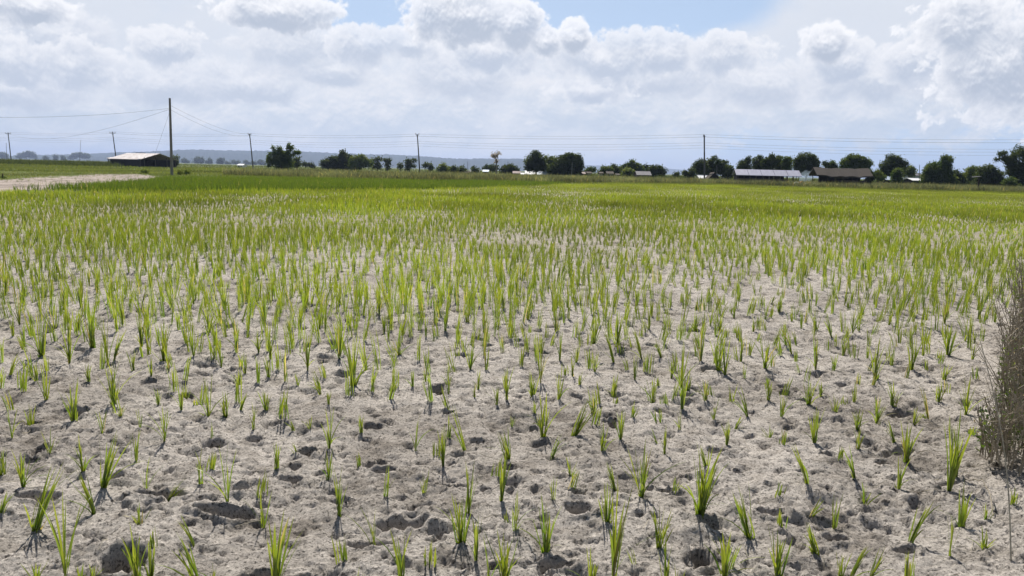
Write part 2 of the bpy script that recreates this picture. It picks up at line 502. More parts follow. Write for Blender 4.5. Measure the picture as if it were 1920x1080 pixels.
# ------------------------------------------------------------------ blades of rice and grass
def blades(base, h, az, th0, bend, w, segs, rng, flat_base=None):
    """base (n,3); returns V (n*(2*segs+1),3), quads, tris, s (0..1 along)"""
    n = len(base)
    s = np.linspace(0, 1, segs + 1)
    P = np.zeros((n, segs + 1, 3)); P[:, 0] = base
    dx, dy = np.cos(az), np.sin(az)
    for k in range(1, segs + 1):
        th = th0 + bend * (s[k - 1] + s[k]) * 0.5
        st = h / segs
        P[:, k, 0] = P[:, k - 1, 0] + dx * np.sin(th) * st
        P[:, k, 1] = P[:, k - 1, 1] + dy * np.sin(th) * st
        P[:, k, 2] = P[:, k - 1, 2] + np.cos(th) * st
    ta = az + math.pi / 2 + rng.normal(0, 0.9, n)
    side = np.stack([np.cos(ta), np.sin(ta), np.zeros(n)], 1)
    prof = np.array([0.55 + 0.45 * min(1, 4 * t) if t < 0.5 else 1.0 - 0.75 * ((t - 0.5) / 0.5) ** 1.4 for t in s])
    V = np.zeros((n, 2 * segs + 1, 3))
    for k in range(segs):
        o = side * (w * prof[k])[:, None] * 0.5
        V[:, 2 * k] = P[:, k] - o; V[:, 2 * k + 1] = P[:, k] + o
    V[:, 2 * segs] = P[:, segs]
    b = (np.arange(n) * (2 * segs + 1))[:, None]
    q = [b + np.array([2 * k, 2 * k + 1, 2 * k + 3, 2 * k + 2]) for k in range(segs - 1)]
    q = np.concatenate(q) if q else np.zeros((0, 4), int)
    t = b + np.array([2 * segs - 2, 2 * segs - 1, 2 * segs])
    sv = np.concatenate([np.repeat(s[:-1], 2), [1.0]])
    return V.reshape(-1, 3), q, t, np.tile(sv, n)


def leaf_tones(n, per, s, rng, pal, dry=0.05, tip=0.35, tipc=(0.25, 0.28, 0.035)):
    """colour per vertex: each blade its own green, tips yellower"""
    pal = np.asarray(pal)
    k = rng.random(n)[:, None]
    c = pal[0] * (1 - k) + pal[1] * k
    d = rng.random(n) < dry
    c[d] = np.array([0.36, 0.32, 0.15]) * rng.uniform(0.7, 1.1, (d.sum(), 1))
    c = c * rng.uniform(0.75, 1.25, (n, 1))
    c = np.repeat(c, per, 0)
    yl = np.array(tipc)
    f = (tip * s ** 2)[:, None]
    return c * (1 - f) + yl * f


RICE = [(0.064, 0.142, 0.013), (0.180, 0.236, 0.024)]

RICE_FAR = [(0.066, 0.146, 0.012), (0.165, 0.215, 0.018)]
# ------------------------------------------------------------------ rice seedlings that can be told apart: base (u, v), top, habit
# habits: W bushy, T thin, L / R leaning, S short and spreading
SEED = [
 (0, 700, 2.8235, """65,310,140,T 160,255,115 245,150,-30 390,250,40,W 600,170,-70,W 470,50,-40 840,165,75,S 960,190,60 1105,215,-10 1190,215,90,W
 1270,180,80,R 1410,175,40,W 1345,285,140,T 870,365,190 740,300,200,T 540,330,160,T 635,235,180,S 800,45,-60 980,110,-30 1265,60,-30 1575,60,-20
 1700,110,0,L 1860,45,-40 1740,180,100 1745,385,180 1910,320,220 1560,300,230,L 1580,430,340,L 440,510,335 500,725,490,L 545,600,350,RW
 10,530,390,W 120,610,440 180,815,505,RW 5,745,650,R 770,610,450,T 870,640,490,RRW 1060,600,440,T 1205,690,400,T 1465,520,380 1740,548,380
 1795,745,500 1395,790,570,T 1455,1110,780,W 1050,1120,860,L 730,1100,860,W 805,1100,910 350,1075,720,T 1030,900,740,LT 420,1100,990,S
 490,1100,1000 1125,1110,1000 740,800,690,S 195,1090,1000,S 1640,300,230,T 265,420,300,TS 1120,330,240,T"""),
 (680, 700, 2.8235, """265,75,-20 335,42,-40 455,100,-10,T 610,80,-30 590,135,50 710,190,70 760,160,-15 900,135,-10,W 910,230,140,S 955,320,85,W
 1040,150,-20 1150,65,-30 1120,325,110,RW 1220,210,75,W 1330,120,-20,W 1535,135,-10,W 1690,195,-20 1720,100,-20 1810,155,40,T 1860,240,110,T
 1680,290,180,T 1365,350,185 1430,245,150,S 1270,410,260 1600,415,265 1560,350,265,L 1000,440,305,R 770,455,295,LW 425,490,270 280,400,215,T
 545,400,165,LT 1100,540,425,S 735,705,430 120,660,480,T 325,630,500,T 560,745,500 1478,645,360,W 1340,620,460,L 1785,765,430,WW 1820,490,375,L
 1010,680,555,T 965,945,685,W 1290,805,610,W 1330,1070,640 1575,915,720,W 1605,1100,870 600,990,750 520,905,670,W 745,1110,885,W 665,1100,870,T
 810,860,670,T 60,900,690,T 205,1110,880 1215,1110,920 1915,1090,900 770,800,720,T 790,280,230,TS 1650,640,590,TS 1440,1000,930,LT"""),
 (1300, 720, 3.0, """70,90,-20 115,190,10,T 310,165,-10,L 420,100,-20 495,190,35 650,130,-20,W 720,70,-20 800,150,45,S 905,90,-20 1035,205,55,W
 1120,130,-10,W 1240,210,120,S 1325,185,0,L 1380,110,10,W 1530,180,-20 235,238,145,R 190,330,185 430,290,230,S 678,338,145 920,378,250
 918,272,150,W 1130,330,215,L 1200,438,245,W 1155,578,380 1432,605,305 1465,530,205,W 640,585,370,L 912,545,360,L 970,648,525,S
 320,855,595,LW 660,750,640,RS 795,780,600,T 1210,922,675,R 1505,812,575 1470,800,730,S 1440,1022,830,T 190,1035,815,W 472,1090,865,W
 690,952,805,LW 830,1090,960 885,1090,930,R 990,1100,950,R 1640,790,740,S 1625,970,920,S 1790,740,690,S"""),
 (0, 530, 3.0, """75,290,180 110,230,65 135,360,215 235,412,110,W 390,436,150 430,280,130,RW 520,370,155,W 605,432,190 635,420,235,R 690,230,70
 800,135,0,R 795,350,160 835,390,170 920,438,215,W 1045,360,165 1090,440,240 1090,125,-20 1175,280,70,W 1210,360,215 1330,378,185 1360,220,50,R
 1245,468,310 1455,400,250 1490,215,10 1520,430,290 1510,522,395 1800,252,50 1730,492,260 1690,220,105,W 1630,280,205 1910,430,190 750,490,365
 950,510,400 1670,572,395 1800,590,475,L 1340,562,440 1380,500,370 490,570,370 205,540,425 360,152,10 290,85,-20 455,140,-10 1265,150,10 50,510,380,R"""),
 (640, 530, 3.0, """65,576,290,W 240,280,150 215,190,50 155,205,80 345,290,190,W 325,390,260,W 290,520,350,T 400,592,310 470,557,340 475,310,180
 585,278,100 600,590,440,T 710,220,105,W 690,400,280 725,490,320 800,270,130 880,260,180 925,602,475 1120,560,280 1120,390,250,W 1230,432,240
 1300,540,390 1340,582,430 1325,442,300 1425,502,360 1535,442,200,L 1550,380,170,W 1420,345,160,W 1690,420,210,L 1800,420,300,L 1730,260,90
 1810,260,120,T 1650,540,390 1860,530,370 1910,592,320 950,240,70 1050,205,90,W 910,150,20 1270,150,0"""),
 (1280, 530, 3.097, """105,442,230 205,512,280,W 245,540,310 340,466,290 355,560,470,T 480,516,300,W 490,617,530 635,406,250,L 600,370,230,L
 775,502,300 780,270,130,L 865,322,180,L 935,412,280 985,310,160 1115,567,340,W 1330,512,300,W 1320,340,240 1395,432,220 1540,442,270,W
 1515,562,455,W 1520,250,90 1415,220,110 1690,370,290 1640,345,230 1680,472,360 1810,250,130 1200,240,150 940,140,-10 560,170,60,W 480,220,100
 75,262,140,W 220,280,140,W 410,290,190 300,205,60 1020,290,180 1250,300,210"""),
]
SG = "rice seedlings planted over the near part of the field"
pts = []
for x0, y0, sc, txt in SEED:
    for tok in txt.split():
        p = tok.split(",")
        u, v, t = float(p[0]), float(p[1]), float(p[2])
        fl = p[3] if len(p) > 3 else ""
        px, py = x0 + u / sc, y0 + v / sc
        g = on_ground(px, py)
        if any((g[0] - q["g"][0]) ** 2 + (g[1] - q["g"][1]) ** 2 < 0.035 ** 2 for q in pts):
            continue
        sl = np.linalg.norm(g - CAM)
        hgt = (v - t) / sc / F_PX * sl / math.cos(math.asin(CAM_H / sl))
        pts.append(dict(g=g, h=min(max(hgt, 0.09), 0.42), f=fl, px=px, py=py, sl=sl))
pts.sort(key=lambda d: -d["h"] / d["sl"])
extra_pts = pts[300:]
pts = pts[:300]

# the few with a neighbour or look that no other has (nearest photograph pixel of the base)
NAMED = [
 (1309, 972, "large bushy seedling standing just above the round footprint hole"),
 (494, 965, "thin seedling standing at the right end of the wide dark footprint slit"),
 (427, 945, "thin upright seedling rising just above the wide dark footprint slit"),
 (308, 927, "bushy seedling bent far to the right above its own shadow"),
 (193, 912, "fan shaped seedling leaning right with a dark hollow beside it"),
 (177, 957, "seedling bent left like a bow at its stem"),
 (64, 988, "bushy yellow green seedling casting a shadow toward the viewer, by the left edge"),
 (1778, 921, "tall seedling in front of a bushy clump on a dark hollow, near the dry bushes"),
 (1802, 990, "seedling with one tall blade and flat spreading side shoots"),
 (1703, 1027, "yellow green seedling leaning strongly right, between two pits in the lower right"),
 (1407, 1005, "bushy seedling with long blades fanned out to the left"),
 (1530, 1037, "loose seedling leaning left over a crumbled mound"),
 (1203, 928, "broad fan shaped seedling casting a forked shadow"),
 (878, 964, "tall narrow seedling standing right of the long soil crack"),
 (795, 923, "tiny thin seedling growing out of the long soil crack"),
 (1069, 891, "short yellow tuft of a seedling, alone on bare soil"),
 (515, 1093, "large bushy seedling cut by the bottom edge, with many tall blades"),
]
rngS = np.random.default_rng(5)
taken = set()
names_for = {}
for (nx, ny, lab) in NAMED:
    k = min((i for i in range(len(pts)) if i not in taken), key=lambda i: (pts[i]["px"] - nx) ** 2 + (pts[i]["py"] - ny) ** 2)
    taken.add(k); names_for[k] = lab
for i, d in enumerate(pts):
    f = d["f"]; h = d["h"]; g = d["g"]
    wide = f.count("W"); thin = "T" in f; short = "S" in f
    nb = int(rngS.integers(11, 17)) + 9 * wide - (6 if thin else 0)
    nb = max(nb, 3)
    lean = 0.0; laz = 0.0
    if "L" in f: lean, laz = 0.28 * max(1, f.count("L")), math.pi
    if "R" in f: lean, laz = 0.28 * f.count("R") + (0.12 if f.count("R") > 1 else 0), 0.0
    z0 = float(gz(g[0], g[1])[0])
    az = rngS.uniform(0, 2 * math.pi, nb)
    spread = 0.075 + 0.055 * wide + (0.22 if short else 0)
    th = np.abs(rngS.normal(0, spread, nb)) + 0.02
    bend = np.abs(rngS.normal(0.06, 0.18, nb))
    hh = h * np.clip(rngS.normal(0.78, 0.19, nb), 0.35, 1.1)
    hh[0] = h * 1.05; th[0] *= 0.4
    out_ = rngS.random(nb) < 0.13           # outer blades that droop
    bend[out_] += rngS.uniform(0.5, 1.3, out_.sum()); th[out_] += 0.12
    # lean: add a common tilt to each blade's own
    vx = np.sin(th) * np.cos(az) + math.sin(lean) * math.cos(laz); vy = np.sin(th) * np.sin(az)
    th2 = np.arctan2(np.hypot(vx, vy), np.cos(th)); az2 = np.arctan2(vy, vx)
    base = np.zeros((nb, 3)); base[:, :2] = rngS.normal(0, 0.0045 + 0.004 * wide, (nb, 2)); base[:, 2] = -0.012
    w = rngS.uniform(0.0052, 0.0088, nb) * (0.8 if thin else 1.0) * (h / 0.25) ** 0.4
    V, q, t, s = blades(base, hh, az2, th2, bend, w, 5, rngS)
    c = leaf_tones(nb, 11, s, rngS, RICE, dry=0.025, tip=0.4)
    # all blades rise from one sheath: they share their lowest vertex
    b0 = np.arange(nb) * 11
    remap = np.arange(len(V)); remap[b0] = 0
    V[0] = (0, 0, -0.012)
    o = np_mesh("rice_seedling", V, [remap[q], remap[t]], M["rice"], col=c, loc=(g[0], g[1], z0))
    third = "left third" if d["px"] < 640 else ("middle third" if d["px"] < 1280 else "right third")
    zone = "front edge" if d["py"] > 930 else ("front part" if d["py"] > 800 else ("second band" if d["py"] > 680 else "farther band"))
    size = "tall" if h > 0.285 else ("low" if h < 0.19 else "mid height")
    habit = "bushy" if wide else ("sparse" if thin else ("spreading" if short else "slender"))
    way = " left leaning" if "L" in f else (" right leaning" if "R" in f else " upright")
    lab = names_for.get(i) or f"{size} {habit}{way} rice seedling in the field's {zone}, {third}"
    tag(o, lab, "rice seedling", SG)

# ------------------------------------------------------------------ the rest of the field: past counting
occupied = np.array([d["g"][:2] for d in pts])


def scatter(d0, d1, dens, width=0.80, pad=1.0, rng=RNG):
    """jittered planting grid between two distances, in the wedge that the view can reach"""
    sp = 1 / math.sqrt(dens)
    ys = np.arange(d0, d1, sp)
    out = []
    for y in ys:
        xs = np.arange(-width * y - pad, width * y + pad, sp)
        out.append(np.stack([xs + rng.normal(0, sp * 0.26, len(xs)), y + rng.normal(0, sp * 0.26, len(xs))], 1))
    return np.concatenate(out)


def pixel_of(xy):
    return project(np.column_stack([xy, np.zeros(len(xy))]))


def plant(name, xy, per, segs, hmean, hsd, wmean, pal, mat, spread=0.12, bend=0.3, dry=0.04, tip=0.35, seed=1, hvar=None, mesh_tone=None, clump=0.012, tipc=(0.25, 0.28, 0.035)):
    rng = np.random.default_rng(seed)
    n = len(xy)
    if n == 0: return None
    z = gz(xy[:, 0], xy[:, 1])
    hp = np.clip(rng.normal(hmean, hsd, n), hmean * 0.35, hmean * 1.8)
    if hvar is not None: hp = hp * hvar
    pl = rng.normal(0, 0.10, (n, 2))
    b = np.repeat(np.column_stack([xy, z - 0.01]), per, 0)
    N = n * per
    b[:, :2] += rng.normal(0, clump, (N, 2))
    az = rng.uniform(0, 2 * math.pi, N)
    th = np.abs(rng.normal(0, spread, N))
    vx = np.sin(th) * np.cos(az) + np.repeat(pl[:, 0], per); vy = np.sin(th) * np.sin(az) + np.repeat(pl[:, 1], per)
    th2 = np.hypot(vx, vy); az2 = np.arctan2(vy, vx)
    h = np.repeat(hp, per) * np.clip(rng.normal(0.85, 0.18, N), 0.4, 1.15)
    w = wmean * rng.uniform(0.7, 1.3, N)
    V, q, t, s = blades(b, h, az2, th2, np.abs(rng.normal(0, bend, N)), w, segs, rng)
    c = leaf_tones(N, 2 * segs + 1, s, rng, pal, dry, tip, tipc)
    if mesh_tone is not None:
        c = c * np.repeat(np.repeat(mesh_tone, per), 2 * segs + 1)[:, None]
    return V, q, t, c


def merge(name, packs, mat):
    Vs, Qs, Ts, Cs, o = [], [], [], [], 0
    for p in packs:
        if p is None: continue
        V, q, t, c = p
        Vs.append(V); Qs.append(q + o); Ts.append(t + o); Cs.append(c); o += len(V)
    f = [np.concatenate(Qs), np.concatenate(Ts)]
    ob = np_mesh(name, np.concatenate(Vs), f, mat, col=np.concatenate(Cs))
    return ob


def bush_line(y):
    return np.where(y < 8.5, 2.17 + 0.66 * (y - 3.2), 1e4)


packs = []
tiers = [(2.5, 8.2, 26, 10, 4, 0.0062), (8.2, 14, 29, 9, 3, 0.0075), (14, 26, 29, 7, 2, 0.010), (26, 45, 31, 5, 2, 0.016), (45, 112, 18, 5, 1, 0.032)]
for k, (a, b, dens, per, segs, w) in enumerate(tiers):
    xy = scatter(a, b, dens, 0.76, 1.5)
    px, py = pixel_of(xy)
    keep = in_field(px, py, 0.3 * RNG.normal(size=len(px)))
    keep &= xy[:, 0] < bush_line(xy[:, 1]) - 0.1
    # weak and failed plants: some patches stand thin
    thin = fbm(xy[:, 0] * 0.22, xy[:, 1] * 0.16, 3, 77)
    pr = (0.80 if a < 14 else 0.92) + 0.35 * thin
    pr = np.where((xy[:, 0] > 0.1 * xy[:, 1]) & (xy[:, 1] > 8) & (xy[:, 1] < 26), pr - 0.1, pr)
    keep &= RNG.random(len(px)) < pr
    if a < 8:
        d2 = ((xy[:, None, :] - occupied[None]) ** 2).sum(-1).min(1)
        keep &= (d2 > 0.12 ** 2) & (RNG.random(len(px)) < sstep(3.6, 8.0, xy[:, 1]) * 0.68 + 0.32)
    xy = xy[keep]
    hv = np.clip(1.0 + 0.45 * thin[keep], 0.6, 1.4) * (0.55 + 0.45 * sstep(3.5, 7.5, xy[:, 1]))
    yl = 1.0 + 0.0 * xy[:, 0]
    tn = np.clip(1.0 + 0.42 * fbm(xy[:, 0] * 0.16, xy[:, 1] * 0.09, 4, 79), 0.6, 1.5)
    packs.append(plant("rice", xy, per, segs, 0.25 if a < 14 else 0.215, 0.055, w, RICE if a < 14 else RICE_FAR, None, 0.075, 0.18, 0.025, 0.42, 20 + k, hv, tn))
ex = np.array([d["g"][:2] for d in extra_pts]) if extra_pts else np.zeros((0, 2))
packs.append(plant("rice", ex, 9, 4, 0.25, 0.05, 0.006, RICE, None, 0.12, 0.3, 0.05, 0.4, 31))
rice = merge("young_rice", packs, M["rice"])
tag(rice, "young yellow green rice covering the field beyond the nearest seedlings", "rice", kind="stuff")

# the older, darker paddy behind
packs = []
for k, (a, b, dens, per, segs, w) in enumerate([(30, 60, 26, 5, 2, 0.018), (60, 100, 15, 5, 1, 0.035)]):
    xy = scatter(a, b, dens, 0.76, 1.5)
    px, py = pixel_of(xy)
    keep = in_dark(px, py, 0.3 * RNG.normal(size=len(px)))
    sparse = np.interp(px, [20, 90, 200, 300], [0.04, 0.3, 0.8, 1.0])
    keep &= RNG.random(len(px)) < sparse
    packs.append(plant("rice", xy[keep], per, segs, 0.40, 0.06, w, [(0.036, 0.085, 0.008), (0.075, 0.125, 0.013)], None, 0.10, 0.25, 0.01, 0.12, 40 + k))
dr = merge("dense_rice", packs, M["rice"])
tag(dr, "taller deep green rice in the paddy behind the young field", "rice", kind="stuff")

# meadow grass beyond the paddies
packs = []
for k, (a, b, dens, per, segs, h, w) in enumerate([(42, 90, 9, 5, 1, 0.16, 0.035), (90, 140, 4.5, 5, 1, 0.26, 0.07), (140, 260, 1.1, 5, 1, 0.38, 0.14), (260, 700, 0.08, 5, 1, 0.6, 0.4)]):
    xy = scatter(a, b, dens, 0.76, 2)
    px, py = pixel_of(xy)
    keep = ~in_field(px, py, 0.2) & ~in_dark(px, py, 0.0) & ~(in_sand(px, py, 1.2 * RNG.normal(size=len(px))) & (xy[:, 1] < 110) & (RNG.random(len(px)) > 0.09))
    keep &= RNG.random(len(px)) < 0.75 + 0.5 * fbm(xy[:, 0] * .08, xy[:, 1] * .05, 2, 90)
    xy = xy[keep]
    tone = np.clip(1.0 + 0.5 * fbm(xy[:, 0] * .07, xy[:, 1] * .035, 3, 93), 0.5, 1.5)
    packs.append(plant("grass", xy, per, segs, h, h * 0.3, w, [(0.075, 0.125, 0.026), (0.150, 0.190, 0.045)], None, 0.3, 0.5, 0.03, 0.2, 50 + k, None, tone, 0.05, (0.20, 0.22, 0.09)))
gr = merge("meadow_grass", packs, M["grass"])
tag(gr, "rough green meadow grass between the paddies and the village", "grass", kind="stuff")

# tall pale grass along the far edge of the paddies and dark herbs on the bunds
packs = []
xy = scatter(86, 150, 7.5, 0.74, 2)
px, py = pixel_of(xy)
edge = np.interp(px, FIELD_X, FIELD_Y)
band = np.interp(px, [330, 480, 600, 800, 1000, 1300, 1500, 1920], [1, 5, 9, 10, 9, 9, 9, 8])
off = np.interp(px, [330, 480, 700, 900, 1060, 1920], [-34, -30, -18, -12, -3.0, -3.0])
keep = (py < edge + off) & (py > edge + off - band) & (px > 420)
keep &= RNG.random(len(px)) < 0.7 + 0.6 * fbm(xy[:, 0] * .12, xy[:, 1] * .06, 2, 95)
xy1 = xy[keep]
tone = np.clip(1 + 0.6 * fbm(xy1[:, 0] * .15, xy1[:, 1] * .05, 3, 97), .5, 1.6)
packs.append(plant("reed", xy1, 7, 2, 0.80, 0.2, 0.055, [(0.070, 0.100, 0.052), (0.145, 0.165, 0.105)], None, 0.18, 0.45, 0.06, 0.5, 61, None, tone, 0.10, (0.18, 0.205, 0.125)))
rd = merge("tall_grass", packs, M["grass"])
tag(rd, "tall pale green grass along the far edge of the paddies", "grass", kind="stuff")

# dark scrub in front of the far trees on the left and low herbs at the big pole
packs = []
xy = scatter(190, 300, 0.8, 0.74, 2)
px, py = pixel_of(xy)
keep = (px < 225) & (RNG.random(len(px)) < 0.75)
packs.append(plant("scrub", xy[keep], 10, 1, 1.1, 0.45, 0.30, [(0.030, 0.055, 0.020), (0.075, 0.10, 0.035)], None, 0.35, 0.5, 0.0, 0.1, 71, None, None, 0.4))
xy = scatter(150, 240, 0.9, 0.74, 2)
px, py = pixel_of(xy)
keep = (px > 1080) & (RNG.random(len(px)) < np.where(px > 1640, 0.75, 0.5) + 0.5 * fbm(xy[:, 0] * .07, xy[:, 1] * .05, 2, 98))
packs.append(plant("scrub", xy[keep], 10, 1, 0.95, 0.4, 0.22, [(0.030, 0.055, 0.020), (0.085, 0.12, 0.04)], None, 0.35, 0.5, 0.0, 0.1, 72, None, None, 0.35))
sc_ = merge("scrub_undergrowth", packs, M["tree_leaf"])
tag(sc_, "low dark scrub at the foot of the far trees", "scrub", kind="stuff")
# ------------------------------------------------------------------ trees
PAL = {"dark": [(0.032, 0.058, 0.022), (0.085, 0.120, 0.038)], "mid": [(0.050, 0.095, 0.024), (0.125, 0.175, 0.042)],
       "light": [(0.085, 0.140, 0.038), (0.18, 0.23, 0.07)], "pale": [(0.20, 0.17, 0.14), (0.34, 0.30, 0.26)], "far": [(0.040, 0.068, 0.028), (0.085, 0.115, 0.045)]}


def crown_mesh(name, lobes, D, origin, pal, parent, rng, dens=1.0, size=1.0, spiky=False):
    """leaf clumps spread through lobes given as (centre, radii) in metres"""
    cen, sz = [], []
    leaf = 0.00125 * min(D, 700) * size + 0.0006 * max(D - 700, 0)
    for c, r in lobes:
        r = np.asarray(r)
        area = 4 * math.pi * ((r[0] * r[2] + r[0] * r[1] + r[1] * r[2]) / 3)
        ncl = int(np.clip(area / (leaf * 3.4) ** 2 * 2.0 * dens, 7, 190))
        d = rng.normal(size=(ncl, 3)); d /= np.linalg.norm(d, axis=1)[:, None]
        rad = rng.uniform(0.25, 1.0, ncl) ** 0.42 * rng.uniform(0.72, 1.16, ncl)
        cc = c + d * rad[:, None] * r
        per = 22
        cl = np.repeat(cc, per, 0) + rng.normal(size=(ncl * per, 3)) * leaf * np.array([1.35, 1.35, 1.1]) * (0.8 if spiky else 1)
        cen.append(cl); sz.append(np.full(len(cl), leaf))
    cen = np.concatenate(cen); n = len(cen)
    s = np.concatenate(sz) * rng.uniform(0.55, 1.2, n)
    keep = cen[:, 2] > 0.05
    cen, s = cen[keep], s[keep]; n = len(cen)
    a = rng.normal(size=(n, 3)); a /= np.linalg.norm(a, axis=1)[:, None]
    if spiky: a[:, 2] = np.abs(a[:, 2]) + 0.9; a /= np.linalg.norm(a, axis=1)[:, None]
    b = np.cross(a, rng.normal(size=(n, 3))); b /= np.linalg.norm(b, axis=1)[:, None] + 1e-9
    la = s[:, None] * (1.25 if spiky else 0.85) * a; lb = s[:, None] * (0.30 if spiky else 0.55) * b
    V = np.stack([cen - la, cen + lb * 1.0 - la * 0.1, cen + la, cen - lb * 1.0 - la * 0.1], 1).reshape(-1, 3)
    q = np.arange(n * 4).reshape(-1, 4)
    pal = np.asarray(pal)
    # each clump has its own green
    k = np.clip(0.5 + 0.9 * perlin(cen[:, 0] / (leaf * 7) + cen[:, 1] * .3, cen[:, 2] / (leaf * 7), 3) + rng.normal(0, 0.18, n), 0, 1)[:, None]
    c = np.repeat((pal[0] * (1 - k) + pal[1] * k), 4, 0)
    return np_mesh(name, V - np.asarray(origin), [q], M["tree_leaf"], parent, col=c)


TREE_N = [0]


def tree(label, cat, D, tx, lobes_px, pal="dark", group=None, name="tree", bark="bark", dens=1.0, size=1.0, spiky=False, tw=0.05, limbs=True):
    TREE_N[0] += 1
    rng = np.random.default_rng(1000 + TREE_N[0])
    k = D / F_PX
    bx_ = px_x(tx, D)
    root = empty(name, (bx_, D, 0))
    tag(root, label, cat, group)
    L = []
    for (cx, cy, rx, ry) in lobes_px:
        c = at(cx, cy, D)
        dpt = 0.5 * (rx + min(ry, rx)) * k
        c = c + np.array([0, rng.uniform(-0.35, 0.35) * dpt, 0])
        L.append((c, (rx * k * 1.02, dpt, ry * k * 1.02)))
    crown_mesh("crown", L, D, (bx_, D, 0), PAL[pal], root, rng, dens, size, spiky)
    top = max(c[2] + r[2] for c, r in L)
    tr = MB()
    r0 = max(top * tw * 0.5, 0.05)
    low = min(L, key=lambda q: q[0][2])
    mid = np.mean([c for c, r in L], 0)
    j = np.array([mid[0] * 0.6 + bx_ * 0.4, D, max(mid[2] * 0.75, 0.4)])
    b0 = np.array([bx_, D, -0.15])
    p1 = b0 * 0.6 + j * 0.4 + np.array([rng.normal(0, r0), 0, 0])
    org = np.array([bx_, D, 0])
    tr.tube(np.array([b0, p1, j]) - org, [r0 * 1.25, r0, r0 * 0.75], 7)
    if limbs:
        for c, r in L:
            e = c + np.array([0, 0, r[2] * 0.3])
            m_ = (j + e) / 2 + rng.normal(0, 0.12, 3) * r[0]
            tr.tube(np.array([j, m_, e]) - org, [r0 * 0.6, r0 * 0.4, r0 * 0.12], 5, cap=False)
            for _ in range(2):
                e2 = c + rng.normal(0, 0.5, 3) * np.asarray(r)
                tr.tube(np.array([m_, (m_ + e2) / 2 + rng.normal(0, .08, 3) * r[0], e2]) - org, [r0 * 0.3, r0 * 0.2, r0 * 0.07], 4, cap=False)
    tr.build("trunk", M[bark], root)
    return root


G1 = "trees standing around the village on the right"
G2 = "trees across the middle distance"
G3 = "small distant trees below the ridge"
tree("huge dark leafy tree rising at the right frame edge with drooping branch tips", "tree", 140, 1912, [(1913, 300, 22, 24), (1930, 290, 18, 18), (1912, 330, 20, 20), (1935, 325, 25, 25), (1890, 300, 9, 8), (1881, 287, 6, 3), (1876, 289, 2.5, 2.5), (1897, 316, 12, 12), (1878, 298, 4, 2), (1868, 299, 2.2, 1.5)], "dark", G1)
tree("small yellow green bush at the foot of the huge tree by the frame edge", "bush", 132, 1893, [(1893, 341, 9, 9), (1899, 347, 9, 6)], "mid", G1, "bush", limbs=False)
tree("broad dark tree with knobbly top left of the huge edge tree", "tree", 152, 1852, [(1851, 320, 14, 10), (1845, 332, 17, 13), (1860, 330, 14, 14), (1870, 340, 15, 11), (1846, 343, 20, 9), (1872, 327, 6, 8), (1840, 318, 5, 4), (1861, 316, 4, 4)], "dark", G1)
tree("light green feathery tree behind the grey topped post", "tree", 165, 1821, [(1820, 322, 11, 9), (1828, 318, 6, 5), (1814, 333, 11, 10), (1824, 340, 12, 10)], "light", G1)
tree("low dark tree filling the gap beside the tall two headed tree", "tree", 160, 1797, [(1794, 330, 8, 8), (1800, 339, 12, 11), (1790, 341, 9, 9), (1793, 322, 2, 4)], "dark", G1)
tree("two headed green tree with a high round top over a wide skirt", "tree", 148, 1757, [(1772, 302, 10, 9), (1778, 298, 6, 5), (1770, 313, 13, 10), (1752, 315, 13, 11), (1742, 322, 10, 8), (1766, 328, 19, 12), (1740, 335, 12, 11), (1764, 342, 24, 10), (1780, 338, 12, 12)], "mid", G1)
tree("pale thin tree above the white roofed house", "tree", 190, 1703, [(1703, 318, 9, 6), (1697, 324, 6, 6), (1711, 325, 6, 7), (1709, 316, 4, 3)], "light", G1)
tree("dome shaped dark mango tree on a thick trunk, behind the small green bush", "tree", 165, 1676, [(1674, 304, 15, 13), (1666, 313, 15, 11), (1684, 312, 14, 12), (1675, 320, 18, 10), (1661, 322, 9, 8), (1690, 320, 7, 6)], "dark", G1)
tree("small bright green bush in front of the dome shaped mango tree", "bush", 148, 1682, [(1682, 325, 8, 9), (1680, 336, 10, 9)], "mid", G1, "bush", limbs=False)
tree("upright banana like clump just right of the thatched shed", "banana plant", 150, 1645, [(1642, 326, 4, 9), (1648, 331, 5, 9), (1655, 333, 5, 6)], "light", G1, "banana_clump", spiky=True, limbs=False)
tree("round green tree rising behind the thatched shed roof", "tree", 168, 1602, [(1600, 300, 15, 10), (1588, 305, 11, 9), (1612, 302, 12, 9), (1622, 308, 9, 9), (1597, 311, 18, 8), (1617, 314, 12, 7), (1582, 312, 6, 5), (1630, 304, 3, 3)], "mid", G1)
tree("dark bush at the right gable of the thatched shed", "bush", 133, 1632, [(1630, 326, 6, 7), (1635, 331, 5, 8), (1628, 338, 6, 8)], "dark", G1, "bush", limbs=False)
tree("small lopsided tree over the left end of the thatched roof", "tree", 172, 1552, [(1549, 308, 4, 4), (1552, 314, 5, 5), (1546, 306, 2, 2)], "dark", G1)
tree("small pointed tree over the thatched roof, next to the round green one", "tree", 172, 1563, [(1562, 310, 5, 5), (1563, 316, 8, 5), (1561, 305, 2, 2)], "mid", G1)
tree("large round dark tree above the wisp of blue smoke", "tree", 162, 1511, [(1513, 298, 15, 11), (1500, 304, 13, 10), (1524, 306, 11, 11), (1512, 309, 20, 11), (1495, 313, 8, 7), (1528, 317, 7, 8), (1503, 320, 11, 7), (1518, 321, 12, 7)], "dark", G1, dens=0.85)
G4 = "row of dark pointed trees behind the metal roofed shed"
tree("spiky topped tree at the left end of the row behind the metal roofed shed", "tree", 158, 1396, [(1392, 309, 7, 9), (1402, 306, 6, 12), (1403, 297, 2.5, 5), (1396, 318, 11, 8), (1388, 313, 4, 6)], "dark", G4)
